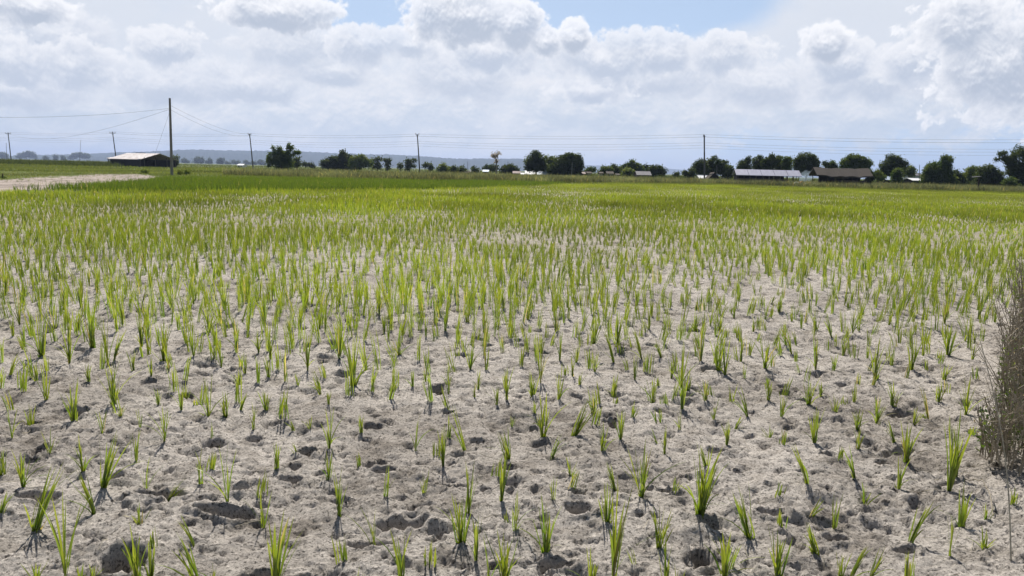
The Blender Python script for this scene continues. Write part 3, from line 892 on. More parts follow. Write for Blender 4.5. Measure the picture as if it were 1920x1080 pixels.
tree("dark tree with a loose tuft above it, second in the row behind the metal shed", "tree", 160, 1422, [(1419, 304, 7, 8), (1428, 306, 8, 8), (1425, 294, 1.8, 4), (1424, 297, 1.4, 3), (1422, 315, 13, 9)], "dark", G4)
tree("widest dark tree in the middle of the row behind the metal shed", "tree", 157, 1444, [(1438, 302, 7, 6), (1448, 299, 6, 8), (1447, 292, 2, 3), (1443, 310, 14, 12), (1455, 303, 5, 6)], "dark", G4)
tree("narrow dark tree third from the smoke in the row behind the metal shed", "tree", 160, 1461, [(1459, 298, 4, 5), (1460, 306, 7, 9), (1461, 315, 9, 8)], "dark", G4)
tree("bushy tree next to the large round tree in the row behind the metal shed", "tree", 158, 1475, [(1472, 300, 6, 6), (1479, 300, 4, 6), (1474, 309, 8, 9), (1476, 316, 8, 7)], "mid", G4)
G5 = "grove behind the little gabled hut"
tree("leafy tree at the left of the grove, crossed by the single pole", "tree", 166, 1312, [(1310, 307, 7, 7), (1318, 305, 6, 6), (1311, 317, 11, 11), (1320, 321, 10, 9), (1305, 312, 4, 5)], "dark", G5)
tree("dark tree with upright whip like shoots in the middle of the grove behind the hut", "tree", 168, 1334, [(1327, 308, 7, 9), (1336, 311, 7, 9), (1337, 300, 1.4, 6), (1341, 299, 1.2, 5), (1333, 303, 1.2, 4), (1332, 321, 12, 9)], "dark", G5)
tree("dark tree with two slanting top shoots, right of the whip shoots tree", "tree", 166, 1354, [(1350, 308, 8, 7), (1346, 302, 2, 3), (1361, 304, 2.5, 2), (1355, 317, 12, 10), (1347, 320, 9, 8)], "dark", G5)
tree("rounded lower tree at the right end of the grove, beside the metal shed", "tree", 164, 1368, [(1366, 316, 7, 7), (1371, 322, 8, 7), (1364, 327, 10, 7)], "dark", G5)
tree("small two lobed tree with a bare crooked trunk standing in the grass", "tree", 148, 1297, [(1286, 325, 5, 4), (1284, 322, 2, 2), (1297, 321, 5, 5), (1298, 327, 5, 5), (1291, 328, 6, 3)], "dark", G5, tw=0.13)
tree("tiny round dark bush out in the open grass left of the crooked tree", "bush", 190, 1269, [(1269, 326, 5, 2.6), (1269, 329, 4, 2)], "dark", G5, "bush", limbs=False)
G6 = "low trees around the cream walled houses"
tree("dark spreading tree with side twig at the right of the low cream houses", "tree", 188, 1229, [(1230, 316, 12, 5), (1222, 321, 9, 8), (1236, 319, 6, 6), (1229, 328, 12, 6), (1246, 321, 3, 4), (1243, 325, 5, 3)], "dark", G6)
tree("slender columnar tree beside the dark spreading tree", "tree", 192, 1211, [(1211, 313, 2.5, 4), (1211, 320, 4, 6), (1206, 315, 1.8, 3)], "dark", G6)
tree("tallest tufted tree behind the grey roofed house", "tree", 190, 1186, [(1186, 309, 7, 6), (1185, 304, 2.2, 2.5), (1175, 311, 5, 4), (1196, 311, 5, 4), (1183, 317, 14, 7), (1200, 318, 6, 6), (1168, 316, 6, 4)], "mid", G6)
tree("yellowish rounded tree in front of the tallest tufted tree", "tree", 182, 1178, [(1176, 321, 8, 6), (1183, 326, 9, 6), (1171, 328, 6, 5)], "light", G6)
tree("dark rounded tree with a thin top twig left of the tufted tree", "tree", 188, 1155, [(1152, 316, 6, 4), (1157, 320, 8, 7), (1155, 327, 9, 5), (1151, 312, 1, 2.5)], "dark", G6)
tree("flat topped tree over the pair of cream walls", "tree", 186, 1136, [(1133, 316, 6, 3), (1143, 318, 7, 4), (1130, 323, 8, 5), (1139, 325, 8, 4)], "mid", G6)
tree("small round tree just right of the big dark grove, behind the red roof", "tree", 186, 1108, [(1111, 317, 5, 4), (1106, 320, 7, 5), (1100, 324, 6, 4)], "mid", G6)
G7 = "pair of big dark trees above the white barns"
tree("big dome shaped dark tree left of the pair over the white barns", "tree", 182, 1005, [(1004, 292, 9, 8), (1000, 300, 12, 8), (1011, 300, 11, 9), (993, 306, 8, 7), (1005, 310, 17, 9), (1018, 312, 9, 8), (1000, 317, 13, 4), (988, 316, 3, 3)], "dark", G7)
tree("olive green loose crowned tree between the two big dark trees", "tree", 186, 1030, [(1030, 302, 7, 5), (1024, 297, 2, 3), (1036, 298, 5, 4), (1028, 312, 11, 8), (1040, 308, 8, 9)], "light", G7)
tree("widest blackish tree with lobed top beside the white barns", "tree", 178, 1065, [(1065, 294, 9, 7), (1057, 299, 8, 8), (1073, 297, 9, 8), (1084, 296, 6, 7), (1086, 304, 6, 6), (1052, 308, 14, 12), (1070, 308, 18, 12), (1086, 314, 7, 12), (1048, 321, 15, 9), (1072, 321, 17, 10), (1036, 318, 9, 9)], "dark", G7)
tree("pale leafless looking tree with an open pinkish crown", "tree", 205, 931, [(926, 290, 4, 4), (934, 289, 4.5, 4), (929, 294, 5, 2.5), (931, 302, 3, 3)], "pale", G2, bark="pale_bark", dens=0.34, size=0.75, tw=0.07)
tree("low dark tree mass left of the pale barns, under the thin mast", "tree", 202, 956, [(950, 315, 8, 4), (960, 314, 7, 4), (955, 320, 13, 6), (968, 322, 6, 6), (944, 322, 7, 4)], "dark", G2)
tree("hazy flat tree right behind the pale open crowned tree", "tree", 225, 921, [(917, 314, 8, 3.5), (928, 316, 8, 5), (910, 318, 5, 3)], "dark", G2)
tree("dark bush left of the blue roofed sheds", "bush", 208, 890, [(889, 316, 4, 3.5), (891, 320, 7, 3)], "dark", G2, "bush", limbs=False)
tree("round dark bush at the right end of the long low hedge", "bush", 208, 866, [(866, 315, 4, 3), (866, 320, 7, 4)], "dark", G2, "bush", limbs=False)
tree("long low dark hedge like shrub next to the light green one", "shrub", 210, 850, [(844, 318, 7, 4), (852, 317, 6, 4), (858, 319, 6, 4)], "dark", G2, "shrub", limbs=False)
tree("light green rounded shrub at the left end of the long low hedge", "shrub", 208, 831, [(831, 311, 5, 4), (826, 318, 6, 5), (835, 317, 8, 5)], "light", G2, "shrub", limbs=False)
tree("thin stemmed bush right of the leaning tree beside the wire pole", "bush", 240, 807, [(806, 313, 4, 4), (808, 317, 3.5, 3)], "far", G3, "bush")
tree("tiny tuft headed tree near the middle wire pole", "tree", 240, 799, [(799, 309, 3, 3), (796, 311, 2, 1.5)], "far", G3, tw=0.05)
tree("lopsided tree with a branch reaching right toward the middle wire pole", "tree", 235, 768, [(768, 303, 7, 3.5), (776, 301, 4, 2.2), (767, 309, 6, 4.5), (763, 315, 5, 3), (775, 312, 3, 1.5)], "far", G3)
tree("small ball shaped tree left of the lopsided tree", "tree", 240, 750, [(750, 310, 4, 3.5), (750, 315, 3.5, 3)], "far", G3)
tree("forked columnar tree standing alone in the open plain", "tree", 250, 727, [(729, 301, 3, 5), (722, 300, 2.5, 2), (727, 309, 4, 4), (726, 315, 4, 3)], "far", G3)
tree("wavy topped slim tree right beside the broad wooded clump", "tree", 248, 708, [(705, 299, 4, 2.5), (711, 298, 3, 2), (708, 306, 4, 4), (709, 313, 4, 4)], "far", G3)
tree("thin broken looking tree touching the broad wooded clump", "tree", 248, 697, [(697, 301, 3, 3.5), (697, 309, 2, 4), (701, 312, 2, 2)], "far", G3)
G8 = "broad wooded clump on the plain"
tree("tallest tower crowned tree of the broad wooded clump", "tree", 240, 642, [(643, 287, 5, 6), (644, 295, 9, 6), (638, 302, 12, 9), (654, 299, 9, 7), (645, 310, 16, 8), (658, 306, 8, 8)], "far", G8)
tree("pale green sloping tree on the right side of the broad wooded clump", "tree", 236, 672, [(676, 296, 9, 5), (664, 301, 10, 6), (680, 302, 11, 7), (690, 308, 8, 7), (668, 310, 17, 7)], "light", G8)
tree("low dark tree at the left end of the broad wooded clump", "tree", 238, 617, [(622, 299, 8, 5), (612, 304, 10, 5), (628, 305, 11, 8), (608, 310, 7, 5), (620, 311, 14, 6)], "far", G8)
tree("dense green thicket like tree with ragged upright shoots near the left wire pole", "tree", 168, 527, [(506, 303, 5.5, 10), (506, 291, 2, 5), (516, 296, 5, 12), (513, 279, 1.6, 4), (516, 285, 2, 4), (525, 288, 5, 9), (524, 278, 1.6, 3), (533, 296, 6, 12), (541, 294, 5, 12), (543, 281, 3, 5), (541, 274, 1.2, 5), (547, 277, 2, 2), (525, 306, 14, 9), (540, 308, 9, 8), (550, 291, 3, 3), (555, 286, 3, 1.6), (560, 285, 1.6, 1.2)], "mid", G2, dens=1.2)
tree("dark rounded tree half hidden behind the ragged green thicket", "tree", 205, 557, [(556, 302, 6, 6), (554, 309, 8, 4)], "far", G2)
tree("low far tree just right of the ragged green thicket", "tree", 300, 573, [(570, 308, 6, 3), (578, 309, 5, 3)], "far", G3)
tree("low far tree before the broad wooded clump", "tree", 300, 587, [(585, 310, 4, 2.5), (588, 311, 4, 2)], "far", G3)
tree("far tree beside the left wire pole, before the green thicket", "tree", 1900, 490, [(490, 304, 5, 4), (493, 308, 7, 2.5)], "far", G3)
tree("far round tree behind the wire pole left of the thicket", "tree", 1900, 476, [(474, 306, 4, 3), (478, 307, 3, 3)], "far", G3)
tree("far pair headed tree above the tiny white house", "tree", 1900, 462, [(460, 304, 3, 3), (464, 306, 5, 3)], "far", G3)
tree("far low tree left of the tiny white house", "tree", 1900, 440, [(438, 304, 4, 3), (445, 305, 4, 3)], "far", G3)
tree("far low bush three from the tiny white house", "bush", 1900, 429, [(427, 306, 6, 2)], "far", G3, "bush")
tree("far square crowned tree midway between the big pole and the tiny white house", "tree", 1900, 414, [(412, 301, 4.5, 4), (417, 300, 3, 3), (414, 305, 6, 3)], "far", G3)
tree("far small tree right of the double domed one", "tree", 1900, 395, [(394, 301, 4, 3), (392, 305, 7, 2.5)], "far", G3)
tree("far double domed tree right of the big pole", "tree", 1900, 373, [(369, 299, 5, 4), (377, 300, 6, 4), (372, 304, 10, 3)], "far", G3)
tree("far hazy tree nearest the big pole", "tree", 1900, 347, [(346, 301, 5, 3), (350, 304, 6, 2)], "far", G3)
G9 = "hazy trees on the left horizon"
tree("long hazy tree clump between the two left poles, nearer the edge pole", "tree clump", 2860, 50, [(44, 291, 9, 4), (55, 290, 8, 5), (52, 287, 4, 3), (64, 293, 5, 4), (36, 294, 5, 3)], "far", G9)
tree("long hazy tree clump left of the open shed", "tree clump", 2750, 152, [(140, 292, 7, 4), (152, 291, 8, 4), (162, 293, 8, 4), (147, 289, 3, 2.5), (133, 296, 5, 2)], "far", G9)
tree("hazy trees at the left frame edge", "tree clump", 2640, 3, [(4, 291, 8, 4), (-8, 290, 8, 5), (10, 295, 5, 3)], "far", G9)
tree("hazy small tree left of the thin mast", "tree", 2300, 105, [(105, 294, 3.5, 3), (104, 298, 3, 2)], "far", G9)
tree("hazy small tree halfway between the two long hazy clumps", "tree", 2300, 86, [(85, 296, 4, 2.5), (86, 299, 4, 2)], "far", G9)
tree("hazy small tree touching the clump left of the open shed", "tree", 2300, 119, [(118, 295, 3, 3), (119, 299, 4, 2)], "far", G9)
tree("dark tree mass at the right end of the open shed behind the big pole", "tree", 216, 328, [(329, 297, 4, 4), (327, 304, 5, 5), (330, 307, 3, 4)], "dark", G2, limbs=False)
for (px_, py_, D_, hh_, lab) in [(675, 325, 110, 6, "dark shrub in the pale grass below the broad wooded clump"), (351, 322, 92, 4.5, "larger green herb clump in the grass right of the big pole"), (337, 322, 90, 5, "pale herb clump close beside the big pole"),
                                 (271, 321, 95, 4, "green herb clump in front of the open shed"), (6, 334, 56, 4.5, "bright green bush at the left edge above the bare sand"), (556, 324, 112, 5, "dark shrub in the grass below the green thicket")]:
    tree(lab, "bush", D_, px_, [(px_ - 2, py_, 4, hh_ * .7), (px_ + 3, py_ + 1, 4, hh_ * .6), (px_, py_ + 3, 6, hh_ * .5)], "mid" if px_ in (6, 675, 556) else "light", None, "bush", limbs=False, dens=0.45, size=0.8, spiky=True)

# ------------------------------------------------------------------ hills
def hills(name, D0, depth, prof, base_drop, seed, bumps):
    xs = np.linspace(prof[0][0], prof[-1][0], 700)
    ys = np.interp(xs, [p[0] for p in prof], [p[1] for p in prof])
    rows = [0.0, 0.12, 0.3, 0.5, 0.65, 1.0, 1.5]
    hts = [-0.02, 0.35, 0.72, 0.95, 1.0, 0.8, -0.02]
    V = []
    for f, hf in zip(rows, hts):
        Yd = D0 + depth * f
        for x, y in zip(xs, ys):
            p = at(x, y, D0 + depth * 0.65)
            X = p[0] * Yd / (D0 + depth * 0.65)
            z = max(p[2], 0) * hf
            tr_ = bumps * (0.5 + 0.5 * math.sin(f * 40)) if hf > 0.3 else 0
            V.append((X, Yd, z))
    V = np.array(V)
    n = len(xs)
    hmask = V[:, 2] > 3
    V[:, 2] += hmask * (bumps * np.abs(perlin(V[:, 0] / 55, V[:, 1] / 55, seed)) + bumps * 0.8 * np.maximum(0, perlin(V[:, 0] / 23, V[:, 1] / 23, seed + 3)) + 2 * bumps * perlin(V[:, 0] / 600, V[:, 1] / 600, seed + 5))
    ids = np.arange(n * len(rows)).reshape(len(rows), n)
    q = np.stack([ids[:-1, :-1], ids[:-1, 1:], ids[1:, 1:], ids[1:, :-1]], -1).reshape(-1, 4)
    o = np_mesh(name, V, [q], M["hill"])
    tag(o, kind="structure")


M["hill"] = surf("forested_hillside", (0.028, 0.042, 0.030), 0.95, 0.35, 0.01, spec=0.05)
hills("hills", 4700, 1400, [(-250, 292), (0, 294), (70, 292), (150, 290), (230, 285), (300, 283), (350, 282.5), (430, 283), (480, 283.5), (560, 285), (640, 288.5), (720, 291), (800, 293), (880, 297), (950, 299.5), (985, 301.5), (1010, 304), (1030, 309), (1060, 313), (1110, 322)], 0, 4, 7)
hills("hills", 8200, 2200, [(880, 309), (1000, 309.5), (1100, 310.5), (1170, 312), (1240, 315), (1290, 319), (1340, 324), (1400, 328), (1500, 331), (1600, 334.5)], 0, 24, 6)


# ------------------------------------------------------------------ poles, masts and cables
def pole(label, base_px, D, top, r0, r1, mat, arm=None, group=None, name="utility_pole"):
    """top = pixel of the head; the shaft may stand askew"""
    b = np.array([px_x(base_px, D), D, 0.0])
    t = at(top[0], top[1], D)
    root = empty(name, tuple(b)); tag(root, label, "pole", group)
    d = t - b
    s = MB(); s.tube([(0, 0, -0.3), tuple(d * 0.5), tuple(d)], [r0, (r0 + r1) / 2, r1], 10)
    s.build("shaft", M[mat], root, smooth=False)
    if arm:
        w, dz, nins = arm
        u = d / np.linalg.norm(d)
        c = d + u * dz
        a = MB(); a.box(c[0] - w, c[0] + w, -0.14 + c[1], -0.02 + c[1], c[2] - 0.06, c[2] + 0.06)
        a.tube([c + np.array([-w * .6, -.1, 0]), c + np.array([0, -.1, -0.7])], .025, 4); a.tube([c + np.array([w * .6, -.1, 0]), c + np.array([0, -.1, -0.7])], .025, 4)
        a.build("crossarm", M["steel"], root)
        for i in range(nins):
            x = c[0] + w * (-0.92 + 1.84 * i / max(nins - 1, 1))
            k = MB(); k.tube([(x, c[1] - .08, c[2] + .05), (x, c[1] - .08, c[2] + .16), (x, c[1] - .08, c[2] + .20), (x, c[1] - .08, c[2] + .36), (x, c[1] - .08, c[2] + .42)], [.03, .03, .085, .075, .03], 7)
            k.build("insulator", M["ceramic"], root)
    return t


PG = "poles of the distant power line"
T = []
T.append(pole("grey pole with a T shaped crossarm by the left frame edge, leaning", 21.5, 262, (15, 248.5), .17, .12, "dark_concrete", (0.95, -0.35, 3), PG))
T.append(pole("grey pole with a T shaped crossarm rising behind the open shed, leaning", 219.5, 238, (211, 247.5), .17, .12, "dark_concrete", (0.95, -0.3, 3), PG))
T.append(pole("wire pole with a small bracket head left of the ragged green thicket", 475, 200, (468, 251), .17, .12, "dark_concrete", (0.42, -0.15, 2), PG))
T.append(pole("wire pole with a small bracket head standing amid the open plain, midway along the line", 787.5, 175, (782.5, 252), .16, .11, "dark_concrete", (0.4, -0.1, 2), PG))
T.append(pole("straight wire pole next to the little gabled hut", 1321, 155, (1320.5, 253), .17, .13, "dark_concrete", (0.22, -0.35, 1), PG))
big = pole("tall bare concrete pole standing close to the open shed, the largest pole in view", 322.3, 88, (318.3, 184), .175, .115, "concrete", None, None)
for lab, bx0, D, tp in [("thin hazy mast at the far left beside the leaning edge pole", 13, 300, (11.5, 268)), ("thin faint mast over the hazy tree clump left of the shed", 149, 400, (151.5, 262)),
                        ("thin pale pole in front of the widest blackish tree", 1071.5, 165, (1073, 305)), ("thin rod above the white roofed house at right", 1724, 185, (1724, 309)),
                        ("thin rod above the low dark tree mass by the barns", 952.5, 215, (952.5, 303)), ("thin hazy rod over the blue roofed sheds", 877, 260, (877, 303)), ("thin pole before the dark grove trees, right of the wire pole", 1344, 158, (1344, 310))]:
    pole(lab, bx0, D, tp, .085, .06, "concrete" if bx0 in (1071.5,) else "dark_concrete", None, "thin masts among the trees", "thin_pole")


def sagline(a, b, sag, n=18):
    s = np.linspace(0, 1, n)[:, None]
    p = a * (1 - s) + b * s
    p[:, 2] -= (4 * sag * s * (1 - s))[:, 0]
    return p


beyond_r = np.array([104.0, 136.0, T[4][2] - 0.2]); beyond_rr = np.array([170.0, 116.0, T[4][2]])
beyond_l = np.array([-238.0, 285.0, T[0][2] - 0.5])
chain = [beyond_l] + T + [beyond_r, beyond_rr]
CG = "cables of the distant power line"
for dz, dy, rr_, sg, lab in [(0.10, 0.3, .020, .45, "topmost faint cable of the distant power line"), (-0.42, -0.3, .027, .5, "dark second cable from the top of the distant power line"),
                         (-1.55, 0.0, .019, .55, "third cable from the top of the distant power line"), (-2.05, 0.1, .019, .6, "second lowest cable of the distant power line"), (-2.6, 0.0, .017, .65, "lowest cable of the distant power line")]:
    pts_ = []
    for a, b in zip(chain[:-1], chain[1:]):
        q = sagline(a + np.array([0, dy, dz]), b + np.array([0, dy, dz]), sg)
        pts_.append(q[:-1])
    pts_.append(q[-1:])
    w = MB(); w.tube(np.concatenate(pts_), rr_ * .66, 4)
    tag(w.build("power_cable", M["cable"]), lab, "cable", CG)
BG = "cables strung from the tall bare pole"
head = lambda f: np.array([px_x(322.3, 88), 88, 0]) * (1 - f) + big * f
for p0, p1, sag, rr_, lab in [(head(.91), T[2] + np.array([0, 0, .05]), 0.9, .013, "upper cable running right from the tall bare pole to the next wire pole"),
                              (head(.855), T[2] + np.array([0, 0, -.5]), 1.1, .013, "lower cable running right from the tall bare pole to the next wire pole"),
                              (head(.86), T[0] + np.array([0, 0, -.25]), 2.6, .013, "cable sagging left from the tall bare pole to the leaning edge pole"),
                              (head(.87), at(-420, 196, 60), 1.0, .011, "cable hanging left from the tall bare pole out of the frame")]:
    w = MB(); w.tube(sagline(p0, p1, sag, 40), rr_, 4)
    tag(w.build("power_cable", M["cable"]), lab, "cable", BG)
w = MB(); w.tube(sagline(head(.84), np.array([px_x(277, 95), 95, 0.0]), 0.05, 12), .010, 4)
tag(w.build("guy_wire", M["cable"]), "thin stay wire slanting down from the tall bare pole to the ground", "wire")

# short posts on the bunds
for (x, yt, D, r_, lab) in [(129.5, 302, 235, .16, "short dark post standing in the meadow left of the open shed"), (813.5, 327, 108, .07, "grey stake on the paddy edge right of the middle wire pole"),
                            (850, 335.5, 96, .07, "short dark stake on the paddy edge below the long low hedge"), (557, 315, 128, .07, "short stake in the grass below the green thicket")]:
    t = at(x, yt, D); rp = empty("wooden_post", (t[0], D, 0)); tag(rp, lab, "post", "short posts on the field edges")
    s = MB(); s.tube([(0, 0, -.2), (0.02, 0, t[2] * .5), (-.02, 0, t[2])], [r_, r_ * .95, r_ * .8], 7); s.build("stake", M["wood_dark"], rp)
    s = MB(); s.tube([(-.03, 0, t[2] * .97), (.0, 0, t[2] * 1.0), (.02, 0, t[2] * 1.03)], [r_ * .9, r_ * .7, r_ * .3], 7); s.build("split_top", M["wood"], rp)
t = at(1836, 332, 118); rp = empty("watch_post", (t[0], 118, 0)); tag(rp, "dark post carrying a small grey slanted cover, in front of the light green feathery tree", "post")
s = MB(); s.tube([(0.04, 0, -.2), (0, 0, t[2])], [.12, .10], 7); s.build("stake", M["wood_dark"], rp)
s = MB(); s.hexa([(-1.05, -.5, t[2] - .06), (.12, -.5, t[2] + .05), (.12, .5, t[2] + .05), (-1.05, .5, t[2] - .06), (-1.05, -.5, t[2]), (.12, -.5, t[2] + .12), (.12, .5, t[2] + .12), (-1.05, .5, t[2])]); s.build("cover", M["grey_roof"], rp)


# ------------------------------------------------------------------ buildings
def gable(name, label, cat, loc, rz, L, W, he, hr, roof_m, wall_m, over=0.35, thick=0.08, group=None, wall_spans=None, posts=None, seams=0, door=None, windows=(), open_front=False, closed=True, lean=None, post_m="wood", ridge_cap=True, sag=0.0, gables=(-1, 1)):
    """ridge along local x; local -y faces the viewer"""
    root = empty(name, loc, rz); tag(root, label, cat, group)
    hw = W / 2
    sl = (hr - he) / hw
    if closed:
        w = MB()
        t = 0.1
        if not open_front: w.box(-L / 2 + t, L / 2 - t, -hw, -hw + t, 0, he - .02)
        w.build("front_wall", M[wall_m], root)
        w = MB(); w.box(-L / 2 + t, L / 2 - t, hw - t, hw, 0, he - .02)
        w.build("back_wall", M[wall_m], root)
        for sx in gables:
            g = MB(); x0 = sx * L / 2 - (t if sx > 0 else 0); x1 = x0 + t
            V = [(x0, -hw, 0), (x0, hw, 0), (x0, hw, he - .02), (x0, 0, hr - .05), (x0, -hw, he - .02), (x1, -hw, 0), (x1, hw, 0), (x1, hw, he - .02), (x1, 0, hr - .05), (x1, -hw, he - .02)]
            g.add(V, [(0, 1, 2, 4), (9, 7, 6, 5), (0, 5, 6, 1), (1, 6, 7, 2), (4, 9, 5, 0), (2, 7, 8, 3), (3, 8, 9, 4)], [(2, 3, 4), (9, 8, 7)])
            g.build("gable_wall", M[wall_m], root)
    r = MB()
    ey = hw + over; ez = he - over * sl
    Lh = L / 2 + over
    n = 12 if sag else max(seams, 1)
    zo = sag * np.random.default_rng(int(L * 100)).normal(0, 1, n + 1) - sag * 1.5 * np.sin(np.linspace(0, math.pi, n + 1))
    for sy in (-1, 1):
        for i in range(n):
            xa = -Lh + 2 * Lh * i / n; xb = -Lh + 2 * Lh * (i + 1) / n - (0.06 if seams and i < n - 1 else 0)
            za, zb = zo[i], zo[i + 1]
            P = [(xa, sy * ey, ez + za * 1.5), (xb, sy * ey, ez + zb * 1.5), (xb, sy * .003, hr + zb), (xa, sy * .003, hr + za)]
            Q = [(a, b, c + thick) for a, b, c in P]
            r.hexa(P + Q)
    rf = r.build("roof", M[roof_m], root)
    if ridge_cap:
        c = MB(); c.box(-Lh, Lh, -.14, .14, hr + thick - .03, hr + thick + .05); c.build("ridge", M[roof_m], rf)
    for (x, y, h, rr_) in (posts or []):
        p = MB(); p.tube([(x, y, -.1), (x, y, h)], rr_, 6); p.build("post", M[post_m], root)
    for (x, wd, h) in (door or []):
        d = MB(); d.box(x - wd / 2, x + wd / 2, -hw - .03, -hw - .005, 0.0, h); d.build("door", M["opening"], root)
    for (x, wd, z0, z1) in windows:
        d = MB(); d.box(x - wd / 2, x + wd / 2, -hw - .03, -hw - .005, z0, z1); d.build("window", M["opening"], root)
    return root


# open shed on the left (ridge runs back to the left)
A = np.array([px_x(264, 203), 203.0]); B = np.array([px_x(331, 214), 214.0])
ux = (B - A); W1 = np.linalg.norm(ux); ang = math.atan2(ux[1], ux[0])           # the gable's width
# local x (ridge) points from gable to the back left: rotate by ang + 90 deg
ax = ang + math.pi / 2
L1 = 11.5
ctr = (A + B) / 2 + np.array([math.cos(ax), math.sin(ax)]) * L1 / 2
root = gable("open_shed", "long dark open shed with a pale rusty tin roof beside the tall bare pole", "shed", (ctr[0], ctr[1], 0), ax, L1, W1, 2.15, 3.75, "tin_rust", "dark_wall", gables=(1,), over=0.5, seams=7,
             posts=[(-L1 / 2 - .35, y, 2.3 + (1.2 if abs(y) < 1 else .4), .09) for y in (-W1 * .45, -W1 * .2, W1 * .12, W1 * .42)], ridge_cap=False)
# tin awning stretching to the left on posts, and dark boards round the body
wL = Matrix.Rotation(-ax, 4, 'Z')
def loc1(x, y):
    v = wL @ Vector((x - ctr[0], y - ctr[1], 0)); return v.x, v.y
for (px_, D_) in [(203.5, 214), (206, 218), (217, 208)]:
    lx, ly = loc1(px_x(px_, D_), D_)
    p = MB(); p.tube([(lx, ly, -.1), (lx, ly, 2.25)], .13 if px_ < 205 else .08, 6); p.build("post", M["wood_dark"], root)
c4 = [loc1(px_x(px_, D_), D_) for px_, D_ in [(200, 216), (264, 202), (285, 214), (226, 226)]]
zs = [2.2, 2.05, 3.0, 2.75]
p = MB(); p.hexa([(c[0], c[1], z + .1) for c, z in zip(c4, zs)] + [(c[0], c[1], z + .17) for c, z in zip(c4, zs)])
p.build("awning", M["tin_rust"], root)
c4 = [loc1(px_x(px_, D_), D_) for px_, D_ in [(223, 207), (263, 201.5), (264, 202.6), (224, 208.2)]]
p = MB(); p.hexa([(c[0], c[1], 0) for c in c4] + [(c[0], c[1], 2.0) for c in c4]); p.build("board_wall", M["dark_wall"], root)
p = MB(); p.box(1.0, 3.4, -1.6, -.4, 3.62, 3.98); p.build("roof_patch", M["wood_dark"], root)

# metal roofed shed
D = 138
cx = px_x(1434, D + 2); L2 = 112 * D / F_PX
root = gable("livestock_shed", "long dark shed under a shiny five panel metal roof, with an open right bay", "shed", (cx, D + 1.6, 0), R(-5), L2, 3.6, 1.72, 2.62, "tin", "dark_wall", over=0.3, seams=5, closed=False, ridge_cap=False,
             posts=[(-L2 / 2 + .1 + i * (L2 - .2) / 10, -1.7, 1.7, .06) for i in range(11)] + [(L2 / 2 - .1, 1.7, 1.7, .07), (L2 / 2 - .1, 0, 2.4, .07)])
b = MB(); b.box(-L2 / 2, L2 / 2 - 1.9, -1.62, -1.52, 0, 1.05); b.build("low_wall", M["brown_wall"], root)
b = MB(); b.box(-L2 / 2, L2 / 2 - 1.9, 1.5, 1.6, 0, 1.75); b.build("back_wall", M["dark_wall"], root)
b = MB(); b.box(-L2 / 2, -L2 / 2 + .1, -1.5, 1.48, 0, 1.7); b.build("end_wall", M["dark_wall"], root)
b = MB(); b.box(L2 / 2 - 1.9, L2 / 2, -1.62, -1.55, 0, .55); b.build("rail", M["wood_dark"], root)
b = MB(); b.add([(L2 / 2 + .02, -1.6, 1.72), (L2 / 2 + .02, 1.6, 1.72), (L2 / 2 + .02, 0, 2.55), (L2 / 2 + .07, -1.6, 1.72), (L2 / 2 + .07, 1.6, 1.72), (L2 / 2 + .07, 0, 2.55)], [(0, 1, 4, 3), (1, 2, 5, 4), (2, 0, 3, 5)], [(2, 1, 0), (3, 4, 5)]); b.build("gable_panel", M["dark_wall"], root)
for i, x in enumerate((-.8, .1, .9, 2.0)):
    b = MB(); b.tube([(x, -1.66, .1), (x + .1 * (i % 2), -1.7, 1.55)], .045, 5); b.build("pale_stake", M["pale_bark"], root)

# thatched shed
D = 131
cx = px_x(1576, D + 1.5); L3 = 91 * D / F_PX
root = gable("thatched_shed", "tumbledown shed with a sagging brown thatched roof on rough posts", "shed", (cx, D + 2, 0), R(-4), L3, 3.8, 2.0, 3.08, "thatch", "dark_wall", over=0.45, thick=.2, closed=False, ridge_cap=False, sag=.04, post_m="wood_dark",
             posts=[(-L3 / 2 + .15 + i * (L3 - .3) / 6, -1.8, 1.95, .07) for i in range(7)] + [(-L3 / 2 + .15 + i * (L3 - .3) / 4, 1.8, 1.95, .07) for i in range(5)])
b = MB(); b.box(-L3 / 2 + 1.1, L3 / 2 - .2, 1.6, 1.7, 0, 1.95); b.build("back_wall", M["dark_wall"], root)
b = MB(); b.box(L3 / 2 - 4.6, L3 / 2 - .3, -1.45, -1.35, .0, 1.15); b.build("wattle_wall", M["brown_wall"], root)
b = MB(); b.add([(L3 / 2 + .02, -1.9, 2.0), (L3 / 2 + .02, 1.9, 2.0), (L3 / 2 + .02, 0, 3.0), (L3 / 2 + .08, -1.9, 2.0), (L3 / 2 + .08, 1.9, 2.0), (L3 / 2 + .08, 0, 3.0)], [(0, 1, 4, 3), (1, 2, 5, 4), (2, 0, 3, 5)], [(2, 1, 0), (3, 4, 5)]); b.build("gable_panel", M["wood_dark"], root)
b = MB(); b.box(-L3 / 2 + 2.6, -L3 / 2 + 5.0, -1.9, -1.86, 1.45, 1.8); b.build("hanging_sheet", M["wood"], root)
for i in range(8):
    q = MB(); x0 = 0.2 + .45 * i; q.tube([(x0, -1.5 - .1 * (i % 3), .1), (x0 + RNG.uniform(.5, 1.3), -1.6, RNG.uniform(.5, 1.2))], .05, 5); q.build("loose_pole", M["wood"], root)

